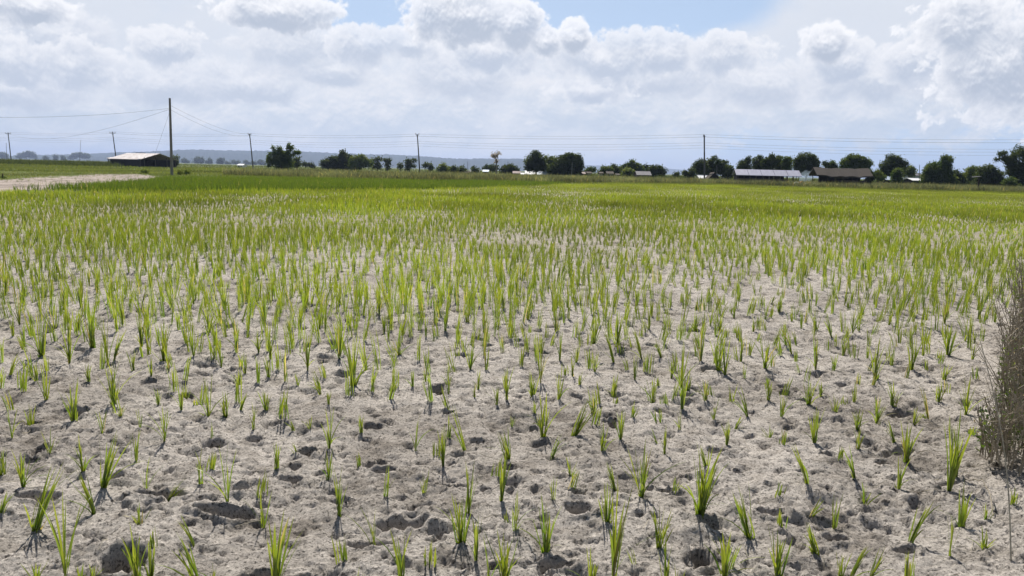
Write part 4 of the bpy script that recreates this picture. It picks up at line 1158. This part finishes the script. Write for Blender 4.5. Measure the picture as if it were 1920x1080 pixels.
# little gabled hut
D = 150
root = gable("gabled_hut", "little hut with steep grey thatch facing the field beside the straight wire pole", "hut", (px_x(1338, D), D + 1.2, 0), R(90), 2.6, 2.3, 0.75, 1.95, "thatch", "dark_wall", over=.25, thick=.14, closed=True, sag=.03, ridge_cap=False)
b = MB(); b.box(-1.34, -1.31, -.5, .45, 0, .95); b.build("door", M["opening"], root)
for y in (-.85, .85):
    b = MB(); b.tube([(-1.42, y, 0), (-1.42, y * .92, .9)], .05, 5); b.build("post", M["wood"], root)


def house(name, label, x0, x1, D, eave, ridge, base_z, roof_m, wall_m, W=4.0, rz=0, doors=True, group=None, cat="house", over=.25):
    """front wall from pixel x0 to x1; eave and ridge heights read at pixels"""
    L = (x1 - x0) * D / F_PX; xc = (x0 + x1) / 2
    he = at(xc, eave, D)[2]; hr = at(xc, ridge, D + W / 2)[2]
    dr = [(-L * .18, min(.9, L * .2), he * .72)] if doors else []
    wn = [(L * .22, min(.8, L * .16), he * .4, he * .72)] if doors else []
    return gable(name, label, cat, (px_x(xc, D + W / 2), D + W / 2, base_z), rz, max(L - 2 * over, .5), W - 2 * over, he, max(hr, he + .25), roof_m, wall_m, over=over, group=group, door=dr, windows=wn)


HG = "village houses among the trees"
house("long_barn", "long low barn with a white roof in front of the big dome shaped tree", 984, 1005, 186, 327, 319.5, 0, "white_roof", "white_wall", 5, group=HG, cat="barn")
house("long_barn", "low barn with a pale blue sheet roof against the widest blackish tree", 1005.5, 1029, 184, 327.5, 319.5, 0, "blue_roof", "grey_roof", 5, group=HG, cat="barn")
house("house", "house with a broad grey roof between the yellowish and the dark spreading tree", 1190, 1218, 172, 328, 321, 0, "grey_roof", "brown_wall", 5, group=HG)
house("house", "low house with a faded red roof at the foot of the big dark grove", 1083, 1098, 178, 326, 322.5, 0, "pink_roof", "brown_wall", 4, group=HG)
house("house", "cream walled cottage just right of the faded red roof", 1098, 1108, 176, 325, 322, 0, "thatch", "cream_wall", 4, group=HG)
house("house", "small cream wall showing under the flat topped tree", 1122.5, 1129, 176, 325, 322.5, 0, "thatch", "cream_wall", 4, group=HG, doors=False)
house("house", "larger cream walled cottage under the flat topped tree, right of the small one", 1135, 1149, 176, 325.5, 321.5, 0, "thatch", "cream_wall", 4, group=HG)
house("house", "cream hut left of the yellowish rounded tree", 1153, 1160, 174, 328, 325.5, 0, "thatch", "cream_wall", 3, group=HG, doors=False)
house("house", "low white shelter with curved looking roof left of the straight wire pole", 1306, 1326, 158, 334.5, 329, 0, "white_roof", "white_wall", 4, group=HG, doors=False)
house("house", "small white roofed shelter behind the little gabled hut", 1352, 1364, 165, 335, 333, 0, "white_roof", "grey_roof", 3, group=HG, doors=False)
house("house", "dark walled house with a pinkish white roof under the pale thin tree", 1698, 1729, 152, 338.5, 334.5, 0, "white_roof", "dark_wall", 5, group=HG, doors=False)
house("house", "white two storey house with dark windows behind the pinkish white roof", 1690, 1724, 200, 329, 325, 0, "grey_roof", "white_wall", 6, group=HG)
house("house", "dark board house beside the mango tree with a pale gable roof", 1649, 1667, 150, 337, 331, 0, "blue_roof", "dark_wall", 5, group=HG, doors=False)
house("house", "tiny far white house right of the far low trees", 448, 460, 330, 310, 307.5, 0, "white_roof", "white_wall", 6, group=HG)
house("house", "far shed with pale blue roof left of the pale open crowned tree", 905, 917, 215, 322, 318.5, 0, "blue_roof", "grey_roof", 5, group=HG)
house("house", "far white walled house left of the blue roofed shed", 881, 900, 218, 322, 320.5, 0, "grey_roof", "white_wall", 5, group=HG)
house("house", "far low brown roof right of the round dark bush", 868, 881, 206, 323.5, 321.5, 0, "thatch", "brown_wall", 4, group=HG, doors=False)
house("house", "low reddish shed at the right end of the low dark tree mass", 961, 976, 192, 325, 321, 0, "pink_roof", "brown_wall", 4, group=HG, doors=False)
house("house", "small white shed between the reddish shed and the white barn", 976, 984, 190, 327, 324, 0, "white_roof", "white_wall", 3, group=HG, doors=False)


# sacks and litter between the two sheds
def lump(name, label, x, y, D, rx, rz_, mat, seed):
    rng = np.random.default_rng(seed)
    c = at(x, y, D)
    u, v = np.meshgrid(np.linspace(0, 2 * math.pi, 13)[:-1], np.linspace(0, math.pi, 8))
    V = np.stack([np.sign(np.cos(u)) * np.abs(np.cos(u)) ** .7 * np.sin(v) ** .7 * rx, np.sin(u) * np.sin(v) ** .7 * rx * .6, np.cos(v) * rz_ + rz_ * .9], -1).reshape(-1, 3)
    V *= 1 + .12 * rng.normal(size=(len(V), 1))
    q = [(j * 12 + i, j * 12 + (i + 1) % 12, (j + 1) * 12 + (i + 1) % 12, (j + 1) * 12 + i) for j in range(7) for i in range(12)]
    o = np_mesh(name, V, [np.array(q)], M[mat], smooth=True, loc=(c[0], D, 0)); tag(o, label, "sack", "sacks lying between the two sheds")
    kn = MB(); kn.tube([(rx * .75, 0, rz_ * 1.3), (rx * 1.05, 0, rz_ * 1.55), (rx * 1.2, .03, rz_ * 1.5)], [.05, .07, .10], 6); kn.build("tied_neck", M[mat], o)


for i, (x, y, rx, rz_, mt, lab) in enumerate([(1493, 347, .42, .36, "sack_white", "white sack lying below the open bay of the metal roofed shed"), (1502, 348, .45, .40, "sack_orange", "orange brown sack second from the metal roofed shed"),
                                            (1511, 347, .3, .25, "sack_white", "small white sack in the middle of the row below the smoke"), (1518, 347, .38, .33, "sack_orange", "orange brown sack nearer the thatched shed"), (1526, 348, .34, .30, "sack_white", "white sack closest to the thatched shed")]):
    lump("sack", lab, x, y, 127, rx, rz_, mt, i)
# smoke
c = at(1511, 333, 147)
rng = np.random.default_rng(3)
u, v = np.meshgrid(np.linspace(0, 2 * math.pi, 25)[:-1], np.linspace(0.02, math.pi - .02, 14))
dirs = np.stack([np.cos(u) * np.sin(v), np.sin(u) * np.sin(v), np.cos(v)], -1).reshape(-1, 3)
rad = 1 + .3 * perlin(dirs[:, 0] * 2 + 5, dirs[:, 2] * 2 + dirs[:, 1], 8) + .18 * perlin(dirs[:, 0] * 5, dirs[:, 2] * 5 + 3, 9)
V = dirs * rad[:, None] * np.array([1.35, 1.0, 1.35]); V[:, 0] += .25 * V[:, 2]
q = [((j + 1) * 24 + i, (j + 1) * 24 + (i + 1) % 24, j * 24 + (i + 1) % 24, j * 24 + i) for j in range(13) for i in range(24)]
cap = [(0, i + 1, i) if False else (i, (i + 1) % 24, 0) for i in range(1, 23)]
ms, nts, outs = new_mat("blue_smoke")
pv = nts.nodes.new("ShaderNodeVolumePrincipled"); pv.inputs["Color"].default_value = (0.62, 0.78, 0.9, 1); pv.inputs["Density"].default_value = 0.28; pv.inputs["Anisotropy"].default_value = 0.2
nts.links.new(pv.outputs[0], outs.inputs["Volume"])
bmv = V.tolist() + [(V[:24].mean(0)).tolist(), (V[-24:].mean(0)).tolist()]
tri = [(len(V), i, (i + 1) % 24) for i in range(24)] + [(len(V) + 1, 13 * 24 + (i + 1) % 24, 13 * 24 + i) for i in range(24)]
sm_o = np_mesh("smoke", np.array(bmv), [np.array(q), np.array(tri)], ms, smooth=True, loc=tuple(c))
tag(sm_o, "wisp of bluish smoke drifting between the two sheds", "smoke", kind="stuff")

# ------------------------------------------------------------------ dry bushes on the right
def dry_bush(label, bxp, byp, W, H, n, seed, lean=-0.15):
    rng = np.random.default_rng(seed)
    z = float(gz(bxp, byp)[0])
    root = empty("dry_bush", (bxp, byp, z)); tag(root, label, "dry bush", "dry bushes along the right side of the field")
    b = MB()
    tips = []
    for i in range(n):
        r_ = W * math.sqrt(rng.random()); a = rng.uniform(0, 6.28)
        p = np.array([r_ * math.cos(a), r_ * math.sin(a), -0.02])
        h = H * rng.uniform(.45, 1.05) * (1 - .3 * r_ / W)
        dirn = np.array([rng.normal(lean * .5, .13), rng.normal(-.05, .13), 1.0]); dirn /= np.linalg.norm(dirn)
        pl = [p]
        k = 6
        for j in range(k):
            dirn = dirn + rng.normal(0, .09, 3) * np.array([1, 1, .5]); dirn /= np.linalg.norm(dirn)
            pl.append(pl[-1] + dirn * h / k)
        pl = np.array(pl)
        w0 = rng.uniform(.0022, .0045)
        b.tube(pl, np.linspace(w0, w0 * .35, k + 1), 3, cap=False)
        for _ in range(int(rng.integers(4, 8))):
            j = int(rng.integers(1, k)); s0 = pl[j]
            d2 = rng.normal(0, .5, 3); d2[2] = abs(d2[2]) * .8 + .45; d2 /= np.linalg.norm(d2)
            l = h * rng.uniform(.10, .28)
            m_ = s0 + d2 * l * .5 + rng.normal(0, .012, 3); e = m_ + (d2 + rng.normal(0, .4, 3)) * l * .5
            b.tube(np.array([s0, m_, e]), [w0 * .6, w0 * .5, w0 * .25], 3, cap=False)
            tips.append(e)
    b.build("brushwood", M["twig"], root)
    # a few withered leaves high up, green weeds low down
    tips = np.array(tips)
    nl = int(n * 0.9)
    c1 = tips[rng.integers(0, len(tips), nl)] + rng.normal(0, .02, (nl, 3))
    ng = int(n * 8)
    rr_ = W * 1.05 * np.sqrt(rng.random(ng)); aa = rng.uniform(0, 6.28, ng)
    c2 = np.column_stack([rr_ * np.cos(aa), rr_ * np.sin(aa), np.abs(rng.normal(0, .17, ng)) * H + .01])
    cl = np.sin(c2[:, 0] * 9) * np.cos(c2[:, 1] * 8 + seed)
    c2 = c2[cl > -.1]
    for nm, cc, pal_, sz in (("dry_foliage", c1, [(0.22, 0.19, 0.145), (0.40, 0.36, 0.28)], .007), ("foliage", c2, [(0.05, 0.10, 0.02), (0.13, 0.19, 0.04)], .015)):
        m_ = len(cc)
        a = rng.normal(size=(m_, 3)); a /= np.linalg.norm(a, axis=1)[:, None]
        bb = np.cross(a, rng.normal(size=(m_, 3))); bb /= np.linalg.norm(bb, axis=1)[:, None]
        s = sz * rng.uniform(.6, 1.5, m_)[:, None]
        V = np.stack([cc - a * s, cc + bb * s * .45, cc + a * s, cc - bb * s * .45], 1).reshape(-1, 3)
        V[:, 2] = np.maximum(V[:, 2], -.03)
        k = rng.random(m_)[:, None]
        np_mesh(nm, V, [np.arange(m_ * 4).reshape(-1, 4)], M["grass"], root, col=np.repeat(np.array(pal_[0]) * (1 - k) + np.array(pal_[1]) * k, 4, 0))


dry_bush("lowest dry brown bush, the one nearest the viewer with green weeds round its foot", 2.74, 3.62, .30, .55, 190, 1)
dry_bush("second dry brown bush from the viewer, taller, full of grey twigs", 3.28, 4.25, .34, .80, 250, 2)
dry_bush("third dry brown bush from the viewer, reaching past the frame edge", 3.86, 5.05, .38, 1.0, 270, 3)
dry_bush("fourth dry brown bush, dark and tall at the frame edge", 4.56, 6.0, .40, 1.05, 260, 4)
dry_bush("farthest thin dry bush at the frame edge beside the rice", 5.46, 7.3, .40, 0.98, 190, 5)
# long straws
for (x0, y0, x1, y1, hz, lab) in [(1892, 1076, 1838, 640, .62, "long pale grass stalk arching up beside the nearest dry bush"), (1860, 985, 1812, 880, .12, "bent dark twig lying on the soil left of the nearest dry bush")]:
    p0 = on_ground(x0, y0); d = ray(x1, y1); yy = p0[1] + (.35 if hz > .3 else .42)
    p1 = CAM + d * (yy / d[1])
    p1[2] = max(p1[2], .03)
    p0[2] = float(gz(p0[0], p0[1])[0])
    s = np.linspace(0, 1, 12)[:, None]
    P_ = p0 * (1 - s) + p1 * s; P_[:, 0] += (.035 * np.sin(s * 3.14))[:, 0]; 
    if hz < .3: P_[:, 2] = gz(P_[:, 0], P_[:, 1]) + .02 + .03 * np.sin(s[:, 0] * 3.1)
    m_ = MB(); m_.tube(P_, np.linspace(.0032, .0016, 12) if hz > .3 else np.linspace(.0035, .002, 12), 5)
    o = m_.build("grass_stalk" if hz > .3 else "fallen_twig", M["straw"] if hz > .3 else M["twig"]); tag(o, lab, "stalk" if hz > .3 else "twig")
# bits of straw on the soil
rng = np.random.default_rng(21)
m_ = MB()
for i in range(170):
    if i < 90:
        d_ = rng.uniform(2.5, 6); x_ = bush_line(d_) - abs(rng.normal(0, .35)) - .02
    else:
        d_ = rng.uniform(2.4, 6); x_ = rng.uniform(-.7, .6) * d_
    a = rng.uniform(0, 3.14); l = rng.uniform(.03, .14)
    q = np.array([[x_ + math.cos(a) * l * t_, d_ + math.sin(a) * l * t_, 0] for t_ in (-.5, 0, .5)])
    q[:, 2] = gz(q[:, 0], q[:, 1]) + .006 + np.array([rng.uniform(0, .02), .008, rng.uniform(0, .02)])
    m_.tube(q, .0013, 3)
tag(m_.build("straw_litter", M["straw"]), "bits of dry straw scattered over the soil", "straw", kind="stuff")
# ------------------------------------------------------------------ sun, sky with clouds, air
SUN_EL, SUN_AZ = R(48), R(-7.7)
S = Vector((math.sin(SUN_AZ) * math.cos(SUN_EL), math.cos(SUN_AZ) * math.cos(SUN_EL), math.sin(SUN_EL)))
ld = bpy.data.lights.new("sun", 'SUN'); ld.energy = 5.0; ld.angle = R(0.53); ld.color = (1.0, 0.95, 0.87)
lo = bpy.data.objects.new("sun", ld); COL.objects.link(lo)
lo.rotation_euler = S.to_track_quat('Z', 'Y').to_euler(); lo.location = (0, 0, 300)

W = bpy.data.worlds.new("World"); scene.world = W; W.use_nodes = True
nt = W.node_tree; nt.nodes.clear()
SKY_STRENGTH = 0.06


class G:
    """small expression builder for shader nodes"""
    def __init__(self, nt): self.nt = nt

    def n(self, t, **kw):
        x = self.nt.nodes.new(t)
        for k, v in kw.items(): setattr(x, k, v)
        return x

    def put(self, sock, v):
        if isinstance(v, bpy.types.NodeSocket): self.nt.links.new(v, sock)
        else: sock.default_value = v

    def m(self, op, a, b=0.0, c=0.0, clamp=False):
        x = self.n("ShaderNodeMath", operation=op, use_clamp=clamp)
        self.put(x.inputs[0], a); self.put(x.inputs[1], b)
        if op in ('MULTIPLY_ADD', 'SMOOTH_MAX', 'SMOOTH_MIN'): self.put(x.inputs[2], c)
        return x.outputs[0]

    def v(self, op, a, b=(0, 0, 0), s=1.0):
        x = self.n("ShaderNodeVectorMath", operation=op)
        self.put(x.inputs[0], a)
        if op == 'SCALE': self.put(x.inputs["Scale"], s)
        else: self.put(x.inputs[1], b)
        return x.outputs[0]

    def comb(self, x, y, z=0.0):
        c = self.n("ShaderNodeCombineXYZ")
        for s_, q in zip(c.inputs, (x, y, z)): self.put(s_, q)
        return c.outputs[0]

    def rng(self, v, a, b, c=0.0, d=1.0, smooth=True):
        x = self.n("ShaderNodeMapRange", interpolation_type='SMOOTHSTEP' if smooth else 'LINEAR')
        self.put(x.inputs[0], v)
        for i, q in zip((1, 2, 3, 4), (a, b, c, d)): self.put(x.inputs[i], q)
        return x.outputs[0]

    def mix(self, f, a, b):
        x = self.n("ShaderNodeMix", data_type='RGBA')
        self.put(x.inputs[0], f); self.put(x.inputs[6], a if isinstance(a, bpy.types.NodeSocket) else (*a, 1)); self.put(x.inputs[7], b if isinstance(b, bpy.types.NodeSocket) else (*b, 1))
        return x.outputs[2]

    def noise(self, vec, scale, detail=4, rough=0.5, dist=0.0, lac=2.0):
        x = self.n("ShaderNodeTexNoise", noise_dimensions="2D"); self.put(x.inputs["Vector"], vec)
        x.inputs["Scale"].default_value = scale; x.inputs["Detail"].default_value = detail; x.inputs["Roughness"].default_value = rough; x.inputs["Distortion"].default_value = dist; x.inputs["Lacunarity"].default_value = lac
        return x.outputs["Fac"]

    def voro(self, vec, scale, detail=3, rough=0.5, smooth=0.3):
        x = self.n("ShaderNodeTexVoronoi", feature='F1', voronoi_dimensions="2D"); self.put(x.inputs["Vector"], vec)
        x.inputs["Scale"].default_value = scale; x.inputs["Detail"].default_value = detail; x.inputs["Roughness"].default_value = rough;
        x.normalize = True
        return x.outputs["Distance"]


# sky coordinates: degrees of azimuth and height, in units of about a hundred photo pixels
def sky_uv(px, py):
    d = ray(px, py); d = d / np.linalg.norm(d)
    return math.degrees(math.atan2(d[0], d[1])) / 4.09, math.degrees(math.asin(d[2])) / 4.09


def cloud_group(name, blobs, seed, f_amp, b_amp, f_scale, b_scale, stretch=1.25, flat=0.0):
    """density field of one bank of clouds at a point of the sky"""
    g = bpy.data.node_groups.new(name, 'ShaderNodeTree')
    g.interface.new_socket("P", in_out='INPUT', socket_type='NodeSocketVector')
    g.interface.new_socket("F", in_out='OUTPUT', socket_type='NodeSocketFloat')
    e = G(g); gi = e.n("NodeGroupInput"); go = e.n("NodeGroupOutput")
    p = gi.outputs[0]
    q = e.v('MULTIPLY', e.v('ADD', p, (seed * 3.1, seed * 1.7, seed * 0.9)), (1.0, stretch, 1.0))
    wn = e.n("ShaderNodeTexNoise", noise_dimensions="2D"); e.put(wn.inputs["Vector"], q); wn.inputs["Scale"].default_value = 0.9; wn.inputs["Detail"].default_value = 3
    q2 = e.v('ADD', q, e.v('SCALE', e.v('SUBTRACT', wn.outputs["Color"], (0.5, 0.5, 0.5)), s=0.40))
    f = e.m('MULTIPLY', e.m('SUBTRACT', e.noise(q2, f_scale, 8, 0.6), 0.5), f_amp)
    b = e.m('MULTIPLY', e.m('SUBTRACT', 0.42, e.voro(q2, b_scale, 4.0, 0.6)), b_amp)
    h = e.m('ADD', f, b)
    base = None
    for (cx, cy, rx, ry, amp) in blobs:
        u, v_ = sky_uv(cx, cy)
        dlt = e.v('DIVIDE', e.v('SUBTRACT', p, (u, v_, 0)), (rx / 100, ry / 100, 1))
        ln = e.n("ShaderNodeVectorMath", operation='LENGTH'); e.put(ln.inputs[0], dlt)
        k = e.m('MULTIPLY', e.m('SUBTRACT', 1.0, ln.outputs["Value"]), amp)
        if amp < 0: k = e.m('MINIMUM', k, 0.35)
        base = k if base is None else e.m('SMOOTH_MIN' if amp < 0 else 'SMOOTH_MAX', base, k, 0.15)
    h = e.m('ADD', h, base) if base is not None else h
    e.put(go.inputs[0], h)
    return g


e = G(nt)
tc = e.n("ShaderNodeTexCoord")
sep = e.n("ShaderNodeSeparateXYZ"); e.put(sep.inputs[0], e.v('NORMALIZE', tc.outputs["Generated"]))
X, Y, Z = sep.outputs
az = e.m('DIVIDE', e.m('MULTIPLY', e.m('ARCTAN2', X, Y), 180 / math.pi), 4.09)
el = e.m('DIVIDE', e.m('MULTIPLY', e.m('ARCSINE', Z), 180 / math.pi), 4.09)
Pv = e.comb(az, el, 0.0)

sky = e.n("ShaderNodeTexSky", sky_type='NISHITA')
sky.sun_disc = False; sky.sun_elevation = SUN_EL; sky.sun_rotation = SUN_AZ
sky.altitude = 100; sky.air_density = 1.0; sky.dust_density = 1.2; sky.ozone_density = 1.0
K = 1.0 / SKY_STRENGTH


def c(r, g_, b):      # cloud radiance as it leaves the sky, before the background strength
    return (r * K, g_ * K, b * K)


col_ = e.mix(e.rng(el, 0.0, 6.0, 0.8, 0.4), sky.outputs[0], c(0.45, 0.60, 0.84))


def layer(under, grp, edge0, edge1, lit, shade, big, fine, thick_dark, opacity=1.0, rim=0.3, bias=0.5):
    """a bank of clouds: tops turned to the sun and thin rims bright, thick bodies and undersides grey"""
    def field(dx, dy):
        a = e.n("ShaderNodeGroup"); a.node_tree = grp
        e.put(a.inputs[0], e.v('ADD', Pv, (dx, dy, 0.0)) if (dx or dy) else Pv)
        return a.outputs[0]
    F = field(0, 0)
    al = e.rng(F, edge0, edge1, 0.0, opacity)
    s1 = e.m('MULTIPLY', e.m('SUBTRACT', F, field(-0.05, 0.22)), big)
    s2 = e.m('MULTIPLY', e.m('SUBTRACT', F, field(-0.012, 0.05)), fine)
    thick = e.rng(F, edge0, edge0 + 0.55, rim, -thick_dark)
    L = e.m('ADD', e.m('ADD', e.m('ADD', s1, s2), thick), bias)
    L = e.rng(L, -0.30, 1.15)
    return e.mix(al, under, e.mix(L, shade, lit)), al


# thin high veil with a few windows of blue
gv = cloud_group("veil_cloud", [(695, 25, 120, 60, -1.5), (1170, 0, 280, 80, -2.0), (1650, 285, 420, 55, -0.9)], 1, 0.8, 0.0, 0.6, 1.0, 1.6)
col_, _a = layer(col_, gv, -0.50, 0.30, c(0.67, 0.69, 0.735), c(0.57, 0.61, 0.68), 0.5, 0.3, 0.1, 0.93, 0.2)
# distant banks toward the horizon
gb = cloud_group("far_cloud", [(200, 210, 480, 80, 0.8), (700, 215, 480, 85, 0.8), (1150, 205, 420, 75, 0.8), (1600, 205, 380, 75, 0.8)], 4, 1.3, 0.8, 1.1, 2.0, 1.5)
col_, _a = layer(col_, gb, 0.10, 0.45, c(0.73, 0.735, 0.765), c(0.49, 0.555, 0.65), 0.9, 1.3, 0.25, 0.85, 0.25)
# three depths of cumulus
LIT, SHD = c(0.775, 0.78, 0.81), c(0.43, 0.485, 0.585)
g1 = cloud_group("cumulus_cloud", [(105, 60, 95, 42, 1.0), (560, 80, 130, 45, 1.0), (630, 130, 90, 40, 1.0), (870, 140, 150, 55, 1.0), (1640, 140, 150, 55, 1.0), (1420, 160, 120, 45, 1.0), (300, 150, 120, 45, 1.0), (460, 155, 130, 45, 1.0), (1240, 140, 150, 50, 1.0), (30, 165, 120, 40, 1.0)], 7, 0.95, 0.85, 1.5, 2.4, 1.1)
col_, _a = layer(col_, g1, 0.06, 0.42, LIT, SHD, 0.65, 1.1, 0.30, 0.75, 0.28)
g2 = cloud_group("cumulus_cloud", [(20, 108, 70, 45, 1.0), (140, 118, 85, 42, 1.0), (315, 85, 72, 36, 1.0), (675, 85, 60, 45, 1.0), (760, 85, 70, 36, 0.9), (930, 95, 120, 42, 1.0), (1125, 108, 95, 50, 1.1), (1235, 100, 90, 45, 1.0), (1355, 102, 90, 42, 1.0), (1585, 112, 75, 45, 1.0), (1110, 168, 95, 26, 0.9), (1730, 110, 70, 60, .9)], 10, 1.25, 0.95, 1.5, 2.7, 1.05)
col_, _a = layer(col_, g2, 0.10, 0.34, LIT, SHD, 0.65, 1.2, 0.34, 0.85, 0.36)
g3 = cloud_group("near_cloud", [(865, 28, 120, 62, 1.2), (965, 45, 62, 52, 1.1), (525, 20, 120, 38, 1.1), (1075, 66, 40, 34, 1.1), (1022, 76, 40, 30, 1.0), (1545, 78, 50, 38, 1.1), (1800, 50, 80, 70, 0.75), (1900, 120, 130, 110, 0.8), (40, 10, 90, 30, .9), (900, -190, 700, 60, 0.7)], 13, 1.15, 0.95, 1.5, 2.9, 1.05)
col_, _a = layer(col_, g3, 0.12, 0.33, c(0.83, 0.83, 0.855), c(0.39, 0.44, 0.53), 0.7, 1.4, 0.40, 0.9, 0.45)
# unseen sky, behind and overhead, cleared of clouds to lower the ambient light
back = e.m('MULTIPLY', e.rng(Y, -0.25, 0.25), e.rng(el, 3.6, 6.0, 1.0, 0.12))
final = e.mix(back, sky.outputs[0], col_)
bg = e.n("ShaderNodeBackground"); bg.inputs["Strength"].default_value = SKY_STRENGTH
e.put(bg.inputs["Color"], final)
wo = e.n("ShaderNodeOutputWorld"); nt.links.new(bg.outputs[0], wo.inputs["Surface"])

# the air: one box of even, pale haze round camera and scene
hb = MB(); hb.box(-13900, 13900, -700, 12900, -2.0, 170)
mh, nth, outh = new_mat("air")
pv = nth.nodes.new("ShaderNodeVolumePrincipled")
pv.inputs["Color"].default_value = (0.54, 0.67, 0.98, 1); pv.inputs["Density"].default_value = 1.2e-4; pv.inputs["Anisotropy"].default_value = 0.25
nth.links.new(pv.outputs[0], outh.inputs["Volume"])
hz_o = hb.build("haze", mh)
tag(hz_o, "thin bluish haze in the air", "haze", kind="stuff")

# ------------------------------------------------------------------ render settings
scene.view_settings.view_transform = 'Standard'
scene.view_settings.look = 'None'
scene.view_settings.exposure = 0.3
scene.view_settings.gamma = 1.0
scene.cycles.max_bounces = 6
scene.cycles.diffuse_bounces = 3
scene.cycles.transmission_bounces = 4
scene.cycles.glossy_bounces = 2
scene.cycles.volume_bounces = 0
scene.cycles.caustics_reflective = False
scene.cycles.caustics_refractive = False
scene.cycles.use_denoising = True
scene.cycles.denoiser = 'OPENIMAGEDENOISE'
